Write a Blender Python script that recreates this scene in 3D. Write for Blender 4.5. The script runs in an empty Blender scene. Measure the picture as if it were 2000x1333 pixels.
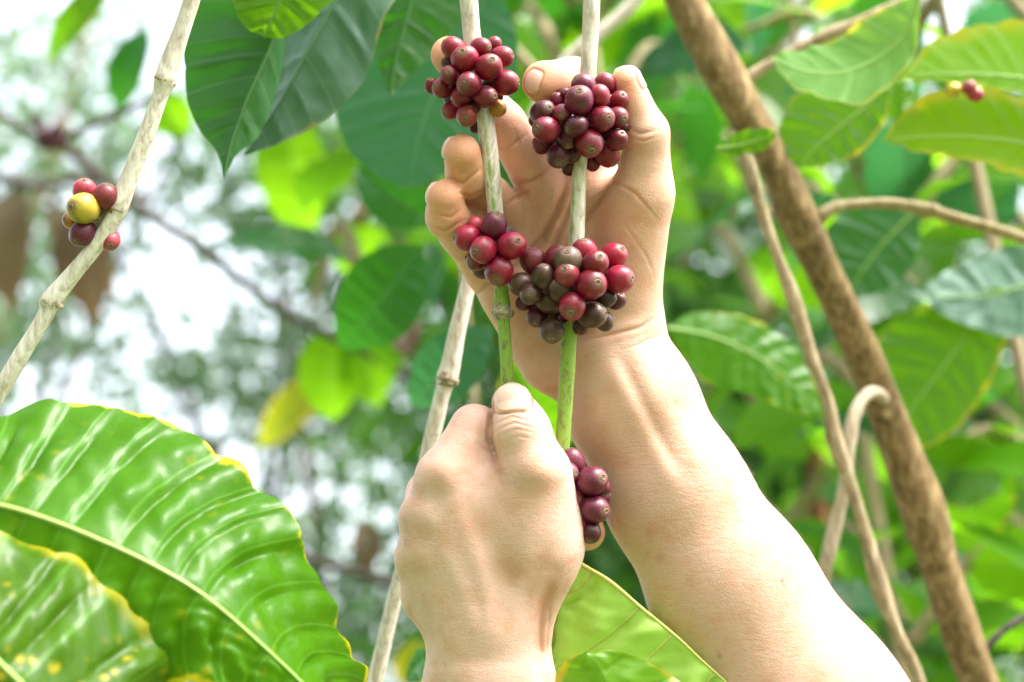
import bpy, math, random, time
import numpy as np
from mathutils import Vector, Matrix
T00 = time.time()
scene = bpy.context.scene
col = scene.collection
R = math.radians
rnd = random.Random(7)
rng = np.random.default_rng(11)

# ------------------------------------------------------------------ camera, sky, sun, exposure
PITCH = R(20); D0 = 0.59; LENS = 50.0; FX = 2000 * LENS / 36.0
S = D0 / FX                                   # metres per photo pixel at the hands
CAM = np.array([0.0, 0.0, 1.55])
RIGHT = np.array([1.0, 0, 0]); UP = np.array([0, -math.sin(PITCH), math.cos(PITCH)])
FWD = np.array([0, math.cos(PITCH), math.sin(PITCH)])
cd = bpy.data.cameras.new('camera'); cam = bpy.data.objects.new('camera', cd); col.objects.link(cam)
cam.location = CAM; cam.rotation_euler = (R(90) + PITCH, 0, 0)
cd.lens = LENS; cd.sensor_width = 36; cd.clip_start = 0.02; cd.clip_end = 500
cd.dof.use_dof = True; cd.dof.focus_distance = 0.585; cd.dof.aperture_fstop = 5.2
scene.camera = cam
SUN_EL = R(58); SUN_AZ = R(215)               # azimuth measured from +Y clockwise: behind the camera, to the right
world = bpy.data.worlds.new('World'); scene.world = world; world.use_nodes = True
wn = world.node_tree; bg = wn.nodes['Background']
sky = wn.nodes.new('ShaderNodeTexSky'); sky.sky_type = 'NISHITA'; sky.sun_disc = False
sky.sun_elevation = SUN_EL; sky.sun_rotation = R(150); sky.air_density = 1.2; sky.dust_density = 6.0; sky.ozone_density = 0.6
wn.links.new(sky.outputs[0], bg.inputs[0]); bg.inputs[1].default_value = 0.15
hs0 = wn.nodes.new('ShaderNodeHueSaturation'); hs0.inputs['Saturation'].default_value = 0.4   # thin white overcast
wn.links.new(sky.outputs[0], hs0.inputs['Color']); wn.links.new(hs0.outputs[0], bg.inputs[0])
sl = bpy.data.lights.new('sun', 'SUN'); sl.energy = .7; sl.angle = R(10); sl.color = (1, .96, .9)
sun = bpy.data.objects.new('sun', sl); col.objects.link(sun)
sdir = Vector((0.50, -0.30, 0.95)).normalized()   # towards the sun
sun.rotation_euler = sdir.to_track_quat('Z', 'Y').to_euler()
sky.sun_elevation = math.asin(sdir.z); sky.sun_rotation = math.atan2(sdir.x, sdir.y)
scene.view_settings.view_transform = 'Standard'; scene.view_settings.look = 'None'
scene.view_settings.exposure = 2.5; scene.view_settings.gamma = 1
scene.render.engine = 'CYCLES'
scene.cycles.max_bounces = 8; scene.cycles.transmission_bounces = 6; scene.cycles.diffuse_bounces = 4
scene.cycles.use_denoising = True

# ------------------------------------------------------------------ helpers
def W(p):                                     # (px, py, z) photo pixels, z in px towards the camera -> world
    p = np.asarray(p, dtype=float); one = p.ndim == 1; p = np.atleast_2d(p)
    d = D0 - p[:, 2] * S
    x = (p[:, 0] - 1000) * d / FX; y = (666.5 - p[:, 1]) * d / FX
    w = CAM + x[:, None] * RIGHT + y[:, None] * UP + d[:, None] * FWD
    return w[0] if one else w
def Wd(px, py, d):                            # pixel at a given distance in metres
    return CAM + (px - 1000) * d / FX * RIGHT + (666.5 - py) * d / FX * UP + d * FWD
def zd(d): return (D0 - d) / S                # z in px for a distance in metres

def mesh(name, verts, faces, mat=None, parent=None, uv=None, vcol=None, smooth=True, origin=None):
    verts = np.asarray(verts, dtype=np.float32)
    if origin is None: origin = np.zeros(3)
    verts = verts - np.asarray(origin, dtype=np.float32)
    me = bpy.data.meshes.new(name)
    if isinstance(faces, np.ndarray):
        nf, k = faces.shape
        me.vertices.add(len(verts)); me.vertices.foreach_set('co', verts.ravel())
        me.loops.add(nf * k); me.loops.foreach_set('vertex_index', faces.astype(np.int32).ravel())
        me.polygons.add(nf); me.polygons.foreach_set('loop_start', np.arange(0, nf * k, k, dtype=np.int32))
        me.polygons.foreach_set('loop_total', np.full(nf, k, dtype=np.int32))
        me.update(calc_edges=True); me.validate()
    else:
        me.from_pydata([tuple(v) for v in verts], [], faces); me.update()
    if smooth: me.polygons.foreach_set('use_smooth', np.ones(len(me.polygons), dtype=bool))
    if uv is not None:
        l = me.uv_layers.new(name='UVMap'); vi = np.empty(len(me.loops), dtype=np.int32)
        me.loops.foreach_get('vertex_index', vi)
        l.data.foreach_set('uv', np.asarray(uv, dtype=np.float32)[vi].ravel())
    if vcol is not None:
        a = me.color_attributes.new('col', 'FLOAT_COLOR', 'POINT'); a.data.foreach_set('color', np.asarray(vcol, dtype=np.float32).ravel())
    if mat is not None: me.materials.append(mat)
    o = bpy.data.objects.new(name, me); col.objects.link(o); o.location = origin
    if parent is not None:
        o.parent = parent; o.matrix_parent_inverse = Matrix.Identity(4)
        o.location = Vector(origin) - parent.location if parent.type == 'EMPTY' or True else origin
    return o
def root(name, label, cat, loc, group=None):
    o = bpy.data.objects.new(name, None); col.objects.link(o); o.location = loc; o.empty_display_size = .05
    o['label'] = label; o['category'] = cat
    if group: o['group'] = group
    return o
def tag(o, label=None, cat=None, group=None, kind=None):
    if label: o['label'] = label
    if cat: o['category'] = cat
    if group: o['group'] = group
    if kind: o['kind'] = kind
    return o
def spline(pts, n):                           # Catmull-Rom through rows of any width, arc-length spaced
    p = np.asarray(pts, dtype=float); m = len(p)
    if m == 2:
        t = np.linspace(0, 1, n)[:, None]; return p[0] * (1 - t) + p[1] * t
    q = np.vstack([2 * p[0] - p[1], p, 2 * p[-1] - p[-2]]); out = []
    for i in range(m - 1):
        a, b, c, d = q[i:i + 4]; t = np.linspace(0, 1, 24, endpoint=False)[:, None]
        out.append(.5 * ((2 * b) + (-a + c) * t + (2 * a - 5 * b + 4 * c - d) * t ** 2 + (-a + 3 * b - 3 * c + d) * t ** 3))
    out.append(p[-1:]); o = np.vstack(out)
    s = np.r_[0, np.cumsum(np.linalg.norm(np.diff(o[:, :3], axis=0), axis=1))]; u = np.linspace(0, s[-1], n)
    return np.stack([np.interp(u, s, o[:, k]) for k in range(o.shape[1])], 1)
def grid_faces(nu, nv, wrap=False):
    i = np.arange(nu - 1)[:, None]; j = np.arange(nv if wrap else nv - 1)[None, :]; j2 = (j + 1) % nv
    return np.stack([i * nv + j, i * nv + j2, (i + 1) * nv + j2, (i + 1) * nv + j], -1).reshape(-1, 4)
def tube_geo(P, rad, ns=16, bump=None):       # P world (n,3), rad (n,)
    n = len(P); T = np.gradient(P, axis=0); T /= np.linalg.norm(T, axis=1)[:, None] + 1e-12
    ref = np.array([0, -1.0, 0.2]); a = np.cross(T, ref); a /= np.linalg.norm(a, axis=1)[:, None] + 1e-9; b = np.cross(T, a)
    th = np.linspace(0, 2 * math.pi, ns, endpoint=False)
    rr = np.repeat(np.asarray(rad)[:, None], ns, 1)
    if bump is not None: rr = rr * bump(np.linspace(0, 1, n)[:, None], th[None, :])
    V = P[:, None, :] + rr[..., None] * (np.cos(th)[None, :, None] * a[:, None, :] + np.sin(th)[None, :, None] * b[:, None, :])
    V = V.reshape(-1, 3); F = grid_faces(n, ns, True)
    c0 = len(V); V = np.vstack([V, P[0] - T[0] * rad[0] * .3, P[-1] + T[-1] * rad[-1] * .3]); tri = []
    for j in range(ns):
        k = (j + 1) % ns
        tri.append([c0, k, j, j]); tri.append([c0 + 1, (n - 1) * ns + j, (n - 1) * ns + k, (n - 1) * ns + k])
    return V, F, tri
def tube(name, P, rad, mat, parent=None, ns=16, bump=None, colf=None):
    V, F, tri = tube_geo(P, rad, ns, bump); n = len(P)
    faces = [tuple(f) for f in F] + [tuple(t[:3]) for t in tri]
    u = np.r_[np.repeat(np.linspace(0, 1, n), ns), 0, 1]; th = np.r_[np.tile(np.arange(ns) / ns, n), 0, 0]
    vc = colf(u, th * 2 * math.pi) if colf else None
    org = np.array(parent.location) if parent is not None and parent.type == 'EMPTY' else P[0]
    return mesh(name, V, faces, mat, parent, uv=np.stack([u, th], 1), vcol=vc, origin=org if parent is None or parent.type == 'EMPTY' else np.array(parent.matrix_world.translation))

# ------------------------------------------------------------------ materials
def newmat(name):
    m = bpy.data.materials.new(name); m.use_nodes = True; nt = m.node_tree; b = nt.nodes['Principled BSDF']
    return m, nt, b
class G:                                      # small node-graph helper
    def __init__(s, nt): s.nt = nt
    def n(s, t, **k):
        x = s.nt.nodes.new(t)
        for a, v in k.items(): setattr(x, a, v)
        return x
    def l(s, a, b): s.nt.links.new(a, b)
    def val(s, sock, v):
        if hasattr(v, 'is_output') or isinstance(v, bpy.types.NodeSocket): s.l(v, sock)
        else: sock.default_value = v
    def m(s, op, a, b=0.0, clamp=False, c=None):
        x = s.n('ShaderNodeMath', operation=op); x.use_clamp = clamp; s.val(x.inputs[0], a); s.val(x.inputs[1], b)
        if c is not None: s.val(x.inputs[2], c)
        return x.outputs[0]
    def noise(s, scale, detail=2, vec=None, rough=.5, dist=0):
        x = s.n('ShaderNodeTexNoise'); x.inputs['Scale'].default_value = scale; x.inputs['Detail'].default_value = detail
        x.inputs['Roughness'].default_value = rough; x.inputs['Distortion'].default_value = dist
        if vec is not None: s.l(vec, x.inputs['Vector'])
        return x.outputs[0]
    def ramp(s, f, stops):
        x = s.n('ShaderNodeValToRGB'); s.l(f, x.inputs[0]); e = x.color_ramp.elements
        while len(e) < len(stops): e.new(.5)
        for q, (p, c) in zip(e, stops): q.position = p; q.color = (*c, 1) if len(c) == 3 else c
        return x.outputs[0]
    def mix(s, f, a, b, mode='MIX'):
        x = s.n('ShaderNodeMix', data_type='RGBA', blend_type=mode); s.val(x.inputs[0], f)
        for i, v in ((6, a), (7, b)):
            if isinstance(v, tuple): x.inputs[i].default_value = (*v, 1)
            else: s.l(v, x.inputs[i])
        return x.outputs[2]
    def step(s, x, a, b):
        y = s.n('ShaderNodeMapRange', interpolation_type='SMOOTHSTEP'); s.l(x, y.inputs[0]); y.inputs[1].default_value = a; y.inputs[2].default_value = b
        return y.outputs[0]
    def bump(s, h, strength, dist, normal=None):
        x = s.n('ShaderNodeBump'); x.inputs['Strength'].default_value = strength; x.inputs['Distance'].default_value = dist; s.l(h, x.inputs['Height'])
        if normal is not None: s.l(normal, x.inputs['Normal'])
        return x.outputs[0]
    def mapping(s, vec, scale):
        x = s.n('ShaderNodeMapping'); s.l(vec, x.inputs[0]); x.inputs['Scale'].default_value = scale; return x.outputs[0]

def skin_mat():
    m, nt, b = newmat('skin'); g = G(nt)
    at = g.n('ShaderNodeAttribute', attribute_name='col'); tc = g.n('ShaderNodeTexCoord').outputs['Object']
    mott = g.noise(90, 4, tc, .6); fine = g.noise(700, 3, tc, .6)
    c = g.mix(g.m('MULTIPLY', g.step(mott, .42, .72), .5), at.outputs['Color'], (0.60, .27, .15))
    c = g.mix(g.m('MULTIPLY', g.step(fine, .5, .75), .22), c, (.50, .22, .12))
    c = g.mix(g.m('MULTIPLY', at.outputs['Alpha'], .85), c, (.80, .52, .44))
    g.l(c, b.inputs['Base Color'])
    vo = g.n('ShaderNodeTexVoronoi', feature='DISTANCE_TO_EDGE'); vo.inputs['Scale'].default_value = 900; g.l(tc, vo.inputs['Vector'])
    wr = g.noise(170, 7, g.mapping(tc, (1, 1, 2.6)), .72, .9)
    inv = g.m('SUBTRACT', 1.0, at.outputs['Alpha'])
    h = g.m('ADD', g.m('MULTIPLY', g.step(vo.outputs[0], 0, .25), .14), g.m('MULTIPLY', wr, 1.6))
    h = g.m('MULTIPLY', h, inv)
    g.l(g.bump(h, .75, .00028), b.inputs['Normal'])
    ro = g.m('ADD', .27, g.m('MULTIPLY', inv, .23)); g.l(ro, b.inputs['Roughness'])
    b.inputs['Specular IOR Level'].default_value = .34
    b.inputs['Subsurface Weight'].default_value = .35; b.inputs['Subsurface Radius'].default_value = (1, .32, .16); b.inputs['Subsurface Scale'].default_value = .0045
    return m
def cherry_mat():
    m, nt, b = newmat('cherry_skin'); g = G(nt)
    oi = g.n('ShaderNodeObjectInfo'); tc = g.n('ShaderNodeTexCoord').outputs['Object']
    ad = g.n('ShaderNodeVectorMath', operation='ADD'); g.l(tc, ad.inputs[0])
    cb = g.n('ShaderNodeCombineXYZ'); g.l(g.m('MULTIPLY', oi.outputs['Random'], 57.0), cb.inputs[0]); g.l(g.m('MULTIPLY', oi.outputs['Random'], 31.0), cb.inputs[1]); g.l(cb.outputs[0], ad.inputs[1])
    v = ad.outputs[0]
    big = g.noise(1.1, 3, v, .6); mid = g.noise(4.5, 4, v, .65)
    dark = g.mix(.88, oi.outputs['Color'], (.035, .015, .02))
    c = g.mix(g.m('MULTIPLY', g.step(big, .46, .66), .48), oi.outputs['Color'], dark)
    c = g.mix(g.m('MULTIPLY', g.step(mid, .58, .78), .28), c, (.16, .06, .04))
    # dull scar round the calyx (object +Z is the apex)
    sp = g.n('ShaderNodeSeparateXYZ'); g.l(tc, sp.inputs[0])
    ap = g.step(g.m('ADD', sp.outputs[2], g.m('MULTIPLY', g.m('SUBTRACT', mid, .5), .25)), .80, 1.02)
    c = g.mix(g.m('MULTIPLY', ap, .45), c, (.20, .12, .09))
    vo = g.n('ShaderNodeTexVoronoi', feature='F1'); vo.inputs['Scale'].default_value = 7.5; g.l(v, vo.inputs['Vector'])
    wn_ = g.n('ShaderNodeSeparateColor'); g.l(vo.outputs['Color'], wn_.inputs[0])
    spk = g.m('MULTIPLY', g.m('SUBTRACT', 1, g.step(vo.outputs[0], .07, .13)), g.step(wn_.outputs[0], .45, .5))
    c = g.mix(g.m('MULTIPLY', spk, .65), c, (.55, .42, .36))
    g.l(c, b.inputs['Base Color'])
    g.l(g.m('ADD', .27, g.m('MULTIPLY', g.step(mid, .35, .7), .25)), b.inputs['Roughness']); b.inputs['Coat Weight'].default_value = .12; b.inputs['Coat Roughness'].default_value = .12
    b.inputs['Subsurface Weight'].default_value = .12; b.inputs['Subsurface Radius'].default_value = (1, .3, .2); b.inputs['Subsurface Scale'].default_value = .0015
    b.inputs['Specular IOR Level'].default_value = .38
    g.l(g.bump(g.noise(9, 4, v, .6), .12, .05), b.inputs['Normal'])
    return m
def bark_mat(name, c1, c2, c3, sc=1.0, rough=.75, attr=False, bumpd=.0006, stretch=(1, 1, .12)):
    m, nt, b = newmat(name); g = G(nt); tc = g.n('ShaderNodeTexCoord').outputs['Object']
    st = g.noise(420 * sc, 5, g.mapping(tc, stretch), .65, .5); bl = g.noise(55 * sc, 4, tc, .6)
    c = g.ramp(st, [(.30, c1), (.52, c2), (.72, c3)])
    c = g.mix(g.m('MULTIPLY', g.step(bl, .52, .70), .4), c, c1)
    if attr:
        at = g.n('ShaderNodeAttribute', attribute_name='col')
        f = g.m('ADD', at.outputs['Alpha'], g.m('MULTIPLY', g.m('SUBTRACT', g.noise(160, 4, g.mapping(tc, (1, 1, .25)), .7), .5), 1.3), clamp=True)
        f = g.step(f, .35, .65)
        gr = g.mix(g.m('MULTIPLY', g.step(g.noise(300, 5, g.mapping(tc, (1, 1, .35)), .75, 1.5), .50, .62), .8), at.outputs['Color'], (.17, .13, .07))
        c = g.mix(f, c, gr)
    g.l(c, b.inputs['Base Color']); b.inputs['Roughness'].default_value = rough; b.inputs['Specular IOR Level'].default_value = .3
    g.l(g.bump(g.m('ADD', st, bl), .6, bumpd), b.inputs['Normal'])
    return m
def leaf_mat(name, top, back, trans, nv=12, edge=0.0, spots=0.0, vein=(.35, .5, .15), veinw=.06, rough=.33, tw=.45, edgec=(.62, .50, .02), bump=1.0, gloss=1.0):
    m, nt, b = newmat(name); g = G(nt); uvn = g.n('ShaderNodeUVMap').outputs[0]; sp = g.n('ShaderNodeSeparateXYZ'); g.l(uvn, sp.inputs[0])
    tc = g.n('ShaderNodeTexCoord').outputs['Object']
    u = sp.outputs[0]; av = g.m('ABSOLUTE', g.m('SUBTRACT', g.m('MULTIPLY', sp.outputs[1], 2.0), 1.0))
    top = tuple(x * .60 for x in top); back = tuple(x * .65 for x in back); vein = tuple(x * .7 for x in vein); edgec = tuple(x * .8 for x in edgec); oi = g.n('ShaderNodeObjectInfo')
    n1 = g.noise(26, 4, tc, .6); n2 = g.noise(120, 3, tc, .6)
    c = g.mix(g.m('MULTIPLY', g.step(n1, .35, .7), .5), top, tuple(x * .62 for x in top))
    # side veins at constant u
    fr = g.m('ABSOLUTE', g.m('SUBTRACT', g.m('FRACT', g.m('MULTIPLY', u, float(nv))), .5))
    vn = g.m('SUBTRACT', 1.0, g.step(g.m('SUBTRACT', .5, fr), 0.0, veinw))
    mid = g.m('SUBTRACT', 1.0, g.step(av, .012, .035))
    # fine net between the veins
    cb = g.n('ShaderNodeCombineXYZ'); g.l(g.m('MULTIPLY', u, float(nv) * 2.2), cb.inputs[0]); g.l(g.m('MULTIPLY', av, 7.0), cb.inputs[1])
    vo = g.n('ShaderNodeTexVoronoi', feature='DISTANCE_TO_EDGE'); vo.inputs['Scale'].default_value = 2.0; g.l(cb.outputs[0], vo.inputs['Vector'])
    net = g.m('SUBTRACT', 1.0, g.step(vo.outputs[0], 0, .07))
    va = g.m('MAXIMUM', g.m('MULTIPLY', vn, .55), mid, clamp=True); va = g.m('MAXIMUM', va, g.m('MULTIPLY', net, .16))
    c = g.mix(va, c, vein)
    if edge > 0:
        e = g.m('ADD', av, g.m('MULTIPLY', g.m('SUBTRACT', n1, .5), .55)); ef = g.m('MULTIPLY', g.step(e, 1.0 - edge, 1.02), .9)
        c = g.mix(ef, c, edgec)
    sf = None
    if spots > 0:
        vv = g.n('ShaderNodeTexVoronoi', feature='F1'); vv.inputs['Scale'].default_value = 130; g.l(tc, vv.inputs['Vector'])
        dd = g.m('ADD', vv.outputs[0], g.m('MULTIPLY', g.m('SUBTRACT', n2, .5), .5))
        sf = g.m('MULTIPLY', g.m('SUBTRACT', 1, g.step(dd, .05, .38)), g.m('MULTIPLY', g.step(n1, .50, .62), spots * .7))
        c = g.mix(sf, c, (.62, .42, .02))
    geo = g.n('ShaderNodeNewGeometry')
    bk = g.mix(va, back, tuple(min(1, x * 1.5 + .05) for x in back))
    c2 = g.mix(geo.outputs['Backfacing'], c, bk)
    hs = g.n('ShaderNodeHueSaturation'); g.l(c2, hs.inputs['Color']); g.l(g.m('ADD', .485, g.m('MULTIPLY', oi.outputs['Random'], .03)), hs.inputs['Hue'])
    g.l(g.m('ADD', .75, g.m('MULTIPLY', oi.outputs['Random'], .5)), hs.inputs['Value'])
    g.l(hs.outputs[0], b.inputs['Base Color'])
    b.inputs['Specular IOR Level'].default_value = .16 + .40 * gloss; b.inputs['Coat Weight'].default_value = .35 * gloss; b.inputs['Coat Roughness'].default_value = rough * .8
    rr = g.m('ADD', rough, g.m('MULTIPLY', geo.outputs['Backfacing'], .25)); g.l(rr, b.inputs['Roughness'])
    h = g.m('ADD', g.m('MULTIPLY', n2, .7), g.m('MULTIPLY', va, -.35)); h = g.m('ADD', h, g.m('MULTIPLY', n1, 2.0))
    g.l(g.bump(h, .5 * bump, .0006), b.inputs['Normal'])
    tr = g.n('ShaderNodeBsdfTranslucent'); tcol = g.mix(va, trans, tuple(min(1, x * .7 + .05) for x in trans))
    if edge > 0: tcol = g.mix(ef, tcol, (.8, .62, .03))
    if sf is not None: tcol = g.mix(g.m('MULTIPLY', sf, .8), tcol, (.7, .5, .03))
    g.l(tcol, tr.inputs[0])
    ms = g.n('ShaderNodeMixShader'); ms.inputs[0].default_value = tw; g.l(b.outputs[0], ms.inputs[1]); g.l(tr.outputs[0], ms.inputs[2])
    g.l(ms.outputs[0], nt.nodes['Material Output'].inputs[0])
    return m

M_skin = skin_mat(); M_cherry = cherry_mat()
M_calyx = bark_mat('calyx', (.06, .035, .02), (.22, .15, .09), (.42, .33, .22), 2.0, bumpd=.0002, stretch=(1, 1, 1))
M_stem = bark_mat('pale_stem_bark', (.34, .26, .20), (.66, .60, .52), (.82, .78, .72), 1.0, .6, attr=True, bumpd=.0004)
M_pale = bark_mat('pale_twig_bark', (.34, .26, .20), (.62, .55, .46), (.80, .75, .68), .7, .6, bumpd=.0006)
M_lt = bark_mat('light_twig_bark', (.20, .15, .09), (.42, .34, .24), (.60, .52, .42), .6, .75, bumpd=.001)
M_node = bark_mat('node_scar', (.10, .07, .05), (.36, .29, .21), (.62, .55, .44), 1.2, bumpd=.0004, stretch=(1, 1, 1))
M_trunk = bark_mat('brown_bark', (.06, .036, .013), (.21, .135, .058), (.40, .29, .145), .5, .85, bumpd=.003, stretch=(1, 1, .25))
M_twig = bark_mat('grey_twig_bark', (.16, .11, .06), (.34, .26, .16), (.50, .42, .30), .5, .8, bumpd=.001)
M_twigd = bark_mat('dark_twig_bark', (.035, .028, .025), (.08, .065, .06), (.16, .13, .12), .5, .8, bumpd=.001)
M_red = bark_mat('rusty_bark', (.10, .03, .015), (.20, .08, .035), (.30, .14, .07), .3, .9, bumpd=.002)
ML_big = leaf_mat('glossy_leaf', (.075, .20, .002), (.10, .22, .03), (.16, .38, .002), 17, .03, .25, vein=(.16, .36, .04), rough=.33, tw=.42, veinw=.05, gloss=.12)
ML_dark = leaf_mat('dark_leaf', (.014, .12, .016), (.05, .16, .05), (.05, .28, .01), 11, .0, 0, vein=(.08, .28, .10), rough=.34, tw=.3, gloss=.5, edgec=(.15, .4, .03))
ML_grey = leaf_mat('grey_sheen_leaf', (.035, .11, .06), (.10, .22, .15), (.05, .2, .05), 11, .05, 0, vein=(.07, .2, .12), rough=.42, tw=.15, edgec=(.25, .35, .1))  # pale sky sheen put into the grey-green leaf colour
ML_mid = leaf_mat('green_leaf', (.06, .21, .004), (.07, .2, .02), (.16, .42, .003), 12, .03, 0.3, vein=(.12, .32, .06), rough=.38, tw=.50, edgec=(.35, .5, .02), gloss=.35)
ML_bright = leaf_mat('bright_leaf', (.08, .24, .006), (.12, .28, .02), (.22, .50, .006), 10, 0, 0, vein=(.10, .34, .02), rough=.45, tw=.62, gloss=0)
ML_lime = leaf_mat('lime_leaf', (.10, .24, .006), (.16, .32, .02), (.30, .56, .006), 14, .30, .7, vein=(.16, .38, .02), rough=.45, tw=.68, gloss=0)
ML_teal = leaf_mat('teal_sheen_leaf', (.03, .14, .055), (.05, .19, .09), (.05, .24, .06), 11, 0, 0, vein=(.07, .22, .13), rough=.42, tw=.3, gloss=.5)  # blue-green sky reflection put into the leaf colour
ML_under = leaf_mat('pale_underside', (.62, .95, .20), (.62, .95, .20), (.62, .95, .08), 7, 0, .0, vein=(.50, .58, .14), veinw=.035, rough=.42, tw=.35)
ML_yel = leaf_mat('yellowing_leaf', (.30, .30, .01), (.35, .35, .04), (.34, .42, .01), 10, .3, .8, vein=(.3, .4, .05), rough=.4, tw=.55)
ML_brown = leaf_mat('dry_leaf', (.12, .075, .035), (.14, .09, .05), (.16, .10, .045), 10, 0, 0, vein=(.25, .18, .08), rough=.7, tw=.3)

# ------------------------------------------------------------------ skin surfaces from signed distances
def smin(a, b, k):
    h = np.maximum(k - np.abs(a - b), 0) / k
    return np.minimum(a, b) - h * h * k * .25
def cone(P, a, ra, b, rb, fz=1.0):
    a = np.array(a, np.float32); b = np.array(b, np.float32); sc = np.array([1, 1, 1 / fz], np.float32)
    q = (P - a) * sc; d = (b - a) * sc; t = np.clip(q @ d / (d @ d + 1e-6), 0, 1)
    v = q - t[:, None] * d
    return np.sqrt((v * v).sum(1)) - (ra + (rb - ra) * t)
def ell(P, c, r):
    q = (P - np.array(c, np.float32)) / np.array(r, np.float32); k = np.sqrt((q * q).sum(1)); return (k - 1) * min(r)
def chain(P, pts, k=8, fz=1.0):
    d = None
    for (a, b) in zip(pts[:-1], pts[1:]):
        e = cone(P, a[:3], a[3], b[:3], b[3], fz); d = e if d is None else smin(d, e, k)
    return d
def poly2(P, pts):                            # distance in the picture-facing plane to a polyline
    d = None
    for a, b in zip(pts[:-1], pts[1:]):
        a = np.array(a, np.float32); b = np.array(b, np.float32); q = P[:, :2] - a; v = b - a
        t = np.clip(q @ v / (v @ v), 0, 1); w = q - t[:, None] * v; e = np.sqrt((w * w).sum(1)); d = e if d is None else np.minimum(d, e)
    return d

def ends(P, pl, w):                           # lets a crease or a tendon fade out at both ends
    a, b = np.array(pl[0], float), np.array(pl[-1], float); L = np.linalg.norm(b - a); r = min(L * .55, 60)
    if L < 2.5 * w: return 1.0
    f = 1
    for q in (a, b):
        t = np.clip(np.sqrt(((P[:, :2] - q) ** 2).sum(1)) / r, 0, 1); f = f * (.25 + .75 * t * t * (3 - 2 * t))
    return f
def surface(f, lo, hi, h):
    lo = np.array(lo, np.float32); n = np.ceil((np.array(hi) - lo) / (4 * h)).astype(int); H = 4 * h
    ax = [lo[i] + H * (np.arange(n[i]) + .5) for i in range(3)]
    C = np.stack(np.meshgrid(*ax, indexing='ij'), -1).reshape(-1, 3).astype(np.float32)
    dc = np.concatenate([f(c) for c in np.array_split(C, max(1, len(C) // 200000))])
    act = np.abs(dc) < H * 1.5
    D = dc.reshape(n); D = np.repeat(np.repeat(np.repeat(D, 4, 0), 4, 1), 4, 2)
    o = np.stack(np.meshgrid(*[np.arange(4)] * 3, indexing='ij'), -1).reshape(-1, 3)
    idx = np.stack(np.unravel_index(np.nonzero(act)[0], n), 1)
    fi = (idx[:, None, :] * 4 + o[None]).reshape(-1, 3)
    P = (lo + h * (fi + .5)).astype(np.float32)
    D[fi[:, 0], fi[:, 1], fi[:, 2]] = np.concatenate([f(c) for c in np.array_split(P, max(1, len(P) // 200000))])
    ins = D < 0
    s = np.zeros(np.array(D.shape) - 1, np.int8)
    for a in (0, 1):
        for b in (0, 1):
            for c in (0, 1):
                s += ins[a:D.shape[0] - 1 + a, b:D.shape[1] - 1 + b, c:D.shape[2] - 1 + c]
    cells = np.argwhere((s > 0) & (s < 8)); vid = np.full(s.shape, -1, np.int64); vid[tuple(cells.T)] = np.arange(len(cells))
    acc = np.zeros((len(cells), 3)); cnt = np.zeros(len(cells)); cor = [(a, b, c) for a in (0, 1) for b in (0, 1) for c in (0, 1)]
    for p in cor:
        for axn in range(3):
            if p[axn]: continue
            q = list(p); q[axn] = 1
            va = D[cells[:, 0] + p[0], cells[:, 1] + p[1], cells[:, 2] + p[2]]; vb = D[cells[:, 0] + q[0], cells[:, 1] + q[1], cells[:, 2] + q[2]]
            m = (va < 0) != (vb < 0); t = np.where(m, va / (va - vb + 1e-12), 0); pt = np.tile(np.array(p, float), (len(cells), 1)); pt[:, axn] += t
            acc[m] += pt[m]; cnt[m] += 1
    V = lo + h * (cells + .5 + acc / cnt[:, None])
    faces = []
    for axn in range(3):
        a1, a2 = (axn + 1) % 3, (axn + 2) % 3
        s0 = [slice(None)] * 3; s1 = [slice(None)] * 3; s0[axn] = slice(0, -1); s1[axn] = slice(1, None)
        e0 = ins[tuple(s0)]; e1 = ins[tuple(s1)]; ed = np.argwhere(e0 != e1)
        ed = ed[(ed[:, a1] > 0) & (ed[:, a2] > 0) & (ed[:, a1] < D.shape[a1] - 1) & (ed[:, a2] < D.shape[a2] - 1)]
        fl = e0[tuple(ed.T)]
        def cid(o1, o2):
            e = ed.copy(); e[:, a1] -= o1; e[:, a2] -= o2; return vid[tuple(e.T)]
        q = np.stack([cid(1, 1), cid(0, 1), cid(0, 0), cid(1, 0)], 1); q[~fl] = q[~fl][:, ::-1]; faces.append(q)
    return V.astype(np.float32), np.vstack(faces)
def grad(f, P, e=.8):
    return np.stack([f(P + np.array(v, np.float32) * e) - f(P - np.array(v, np.float32) * e) for v in ((1, 0, 0), (0, 1, 0), (0, 0, 1))], 1) / (2 * e)
def project(f, V, it=3):
    for _ in range(it):
        d = f(V); g = grad(f, V); g2 = (g * g).sum(1); V = V - np.clip(d / (g2 + .05), -6, 6)[:, None] * g
    return V.astype(np.float32), g / (np.sqrt((g * g).sum(1))[:, None] + 1e-6)
def refine(V, F, mask):                       # split the marked quads in four
    q = F[mask]; e = np.stack([np.sort(q[:, [i, (i + 1) % 4]], 1) for i in range(4)], 1); fl = e.reshape(-1, 2)
    ue, inv = np.unique(fl, axis=0, return_inverse=True); inv = np.asarray(inv).reshape(-1, 4) + len(V)
    c = np.arange(len(q)) + len(V) + len(ue); V2 = np.vstack([V, V[ue].mean(1), V[q].mean(1)]).astype(np.float32)
    n = [np.stack([q[:, i], inv[:, i], c, inv[:, (i + 3) % 4]], 1) for i in range(4)]
    return V2, np.vstack([F[~mask]] + n)
def detail_mask(V, F, creases, nails):
    c = V[F].mean(1); m = np.zeros(len(F), bool)
    for pl, w, dep in creases: m |= poly2(c, pl) < 3.2 * w
    for cc, n, u, a, b in nails: m |= nail_q(c, cc, n, u, a, b) < 1.5
    return m
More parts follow.
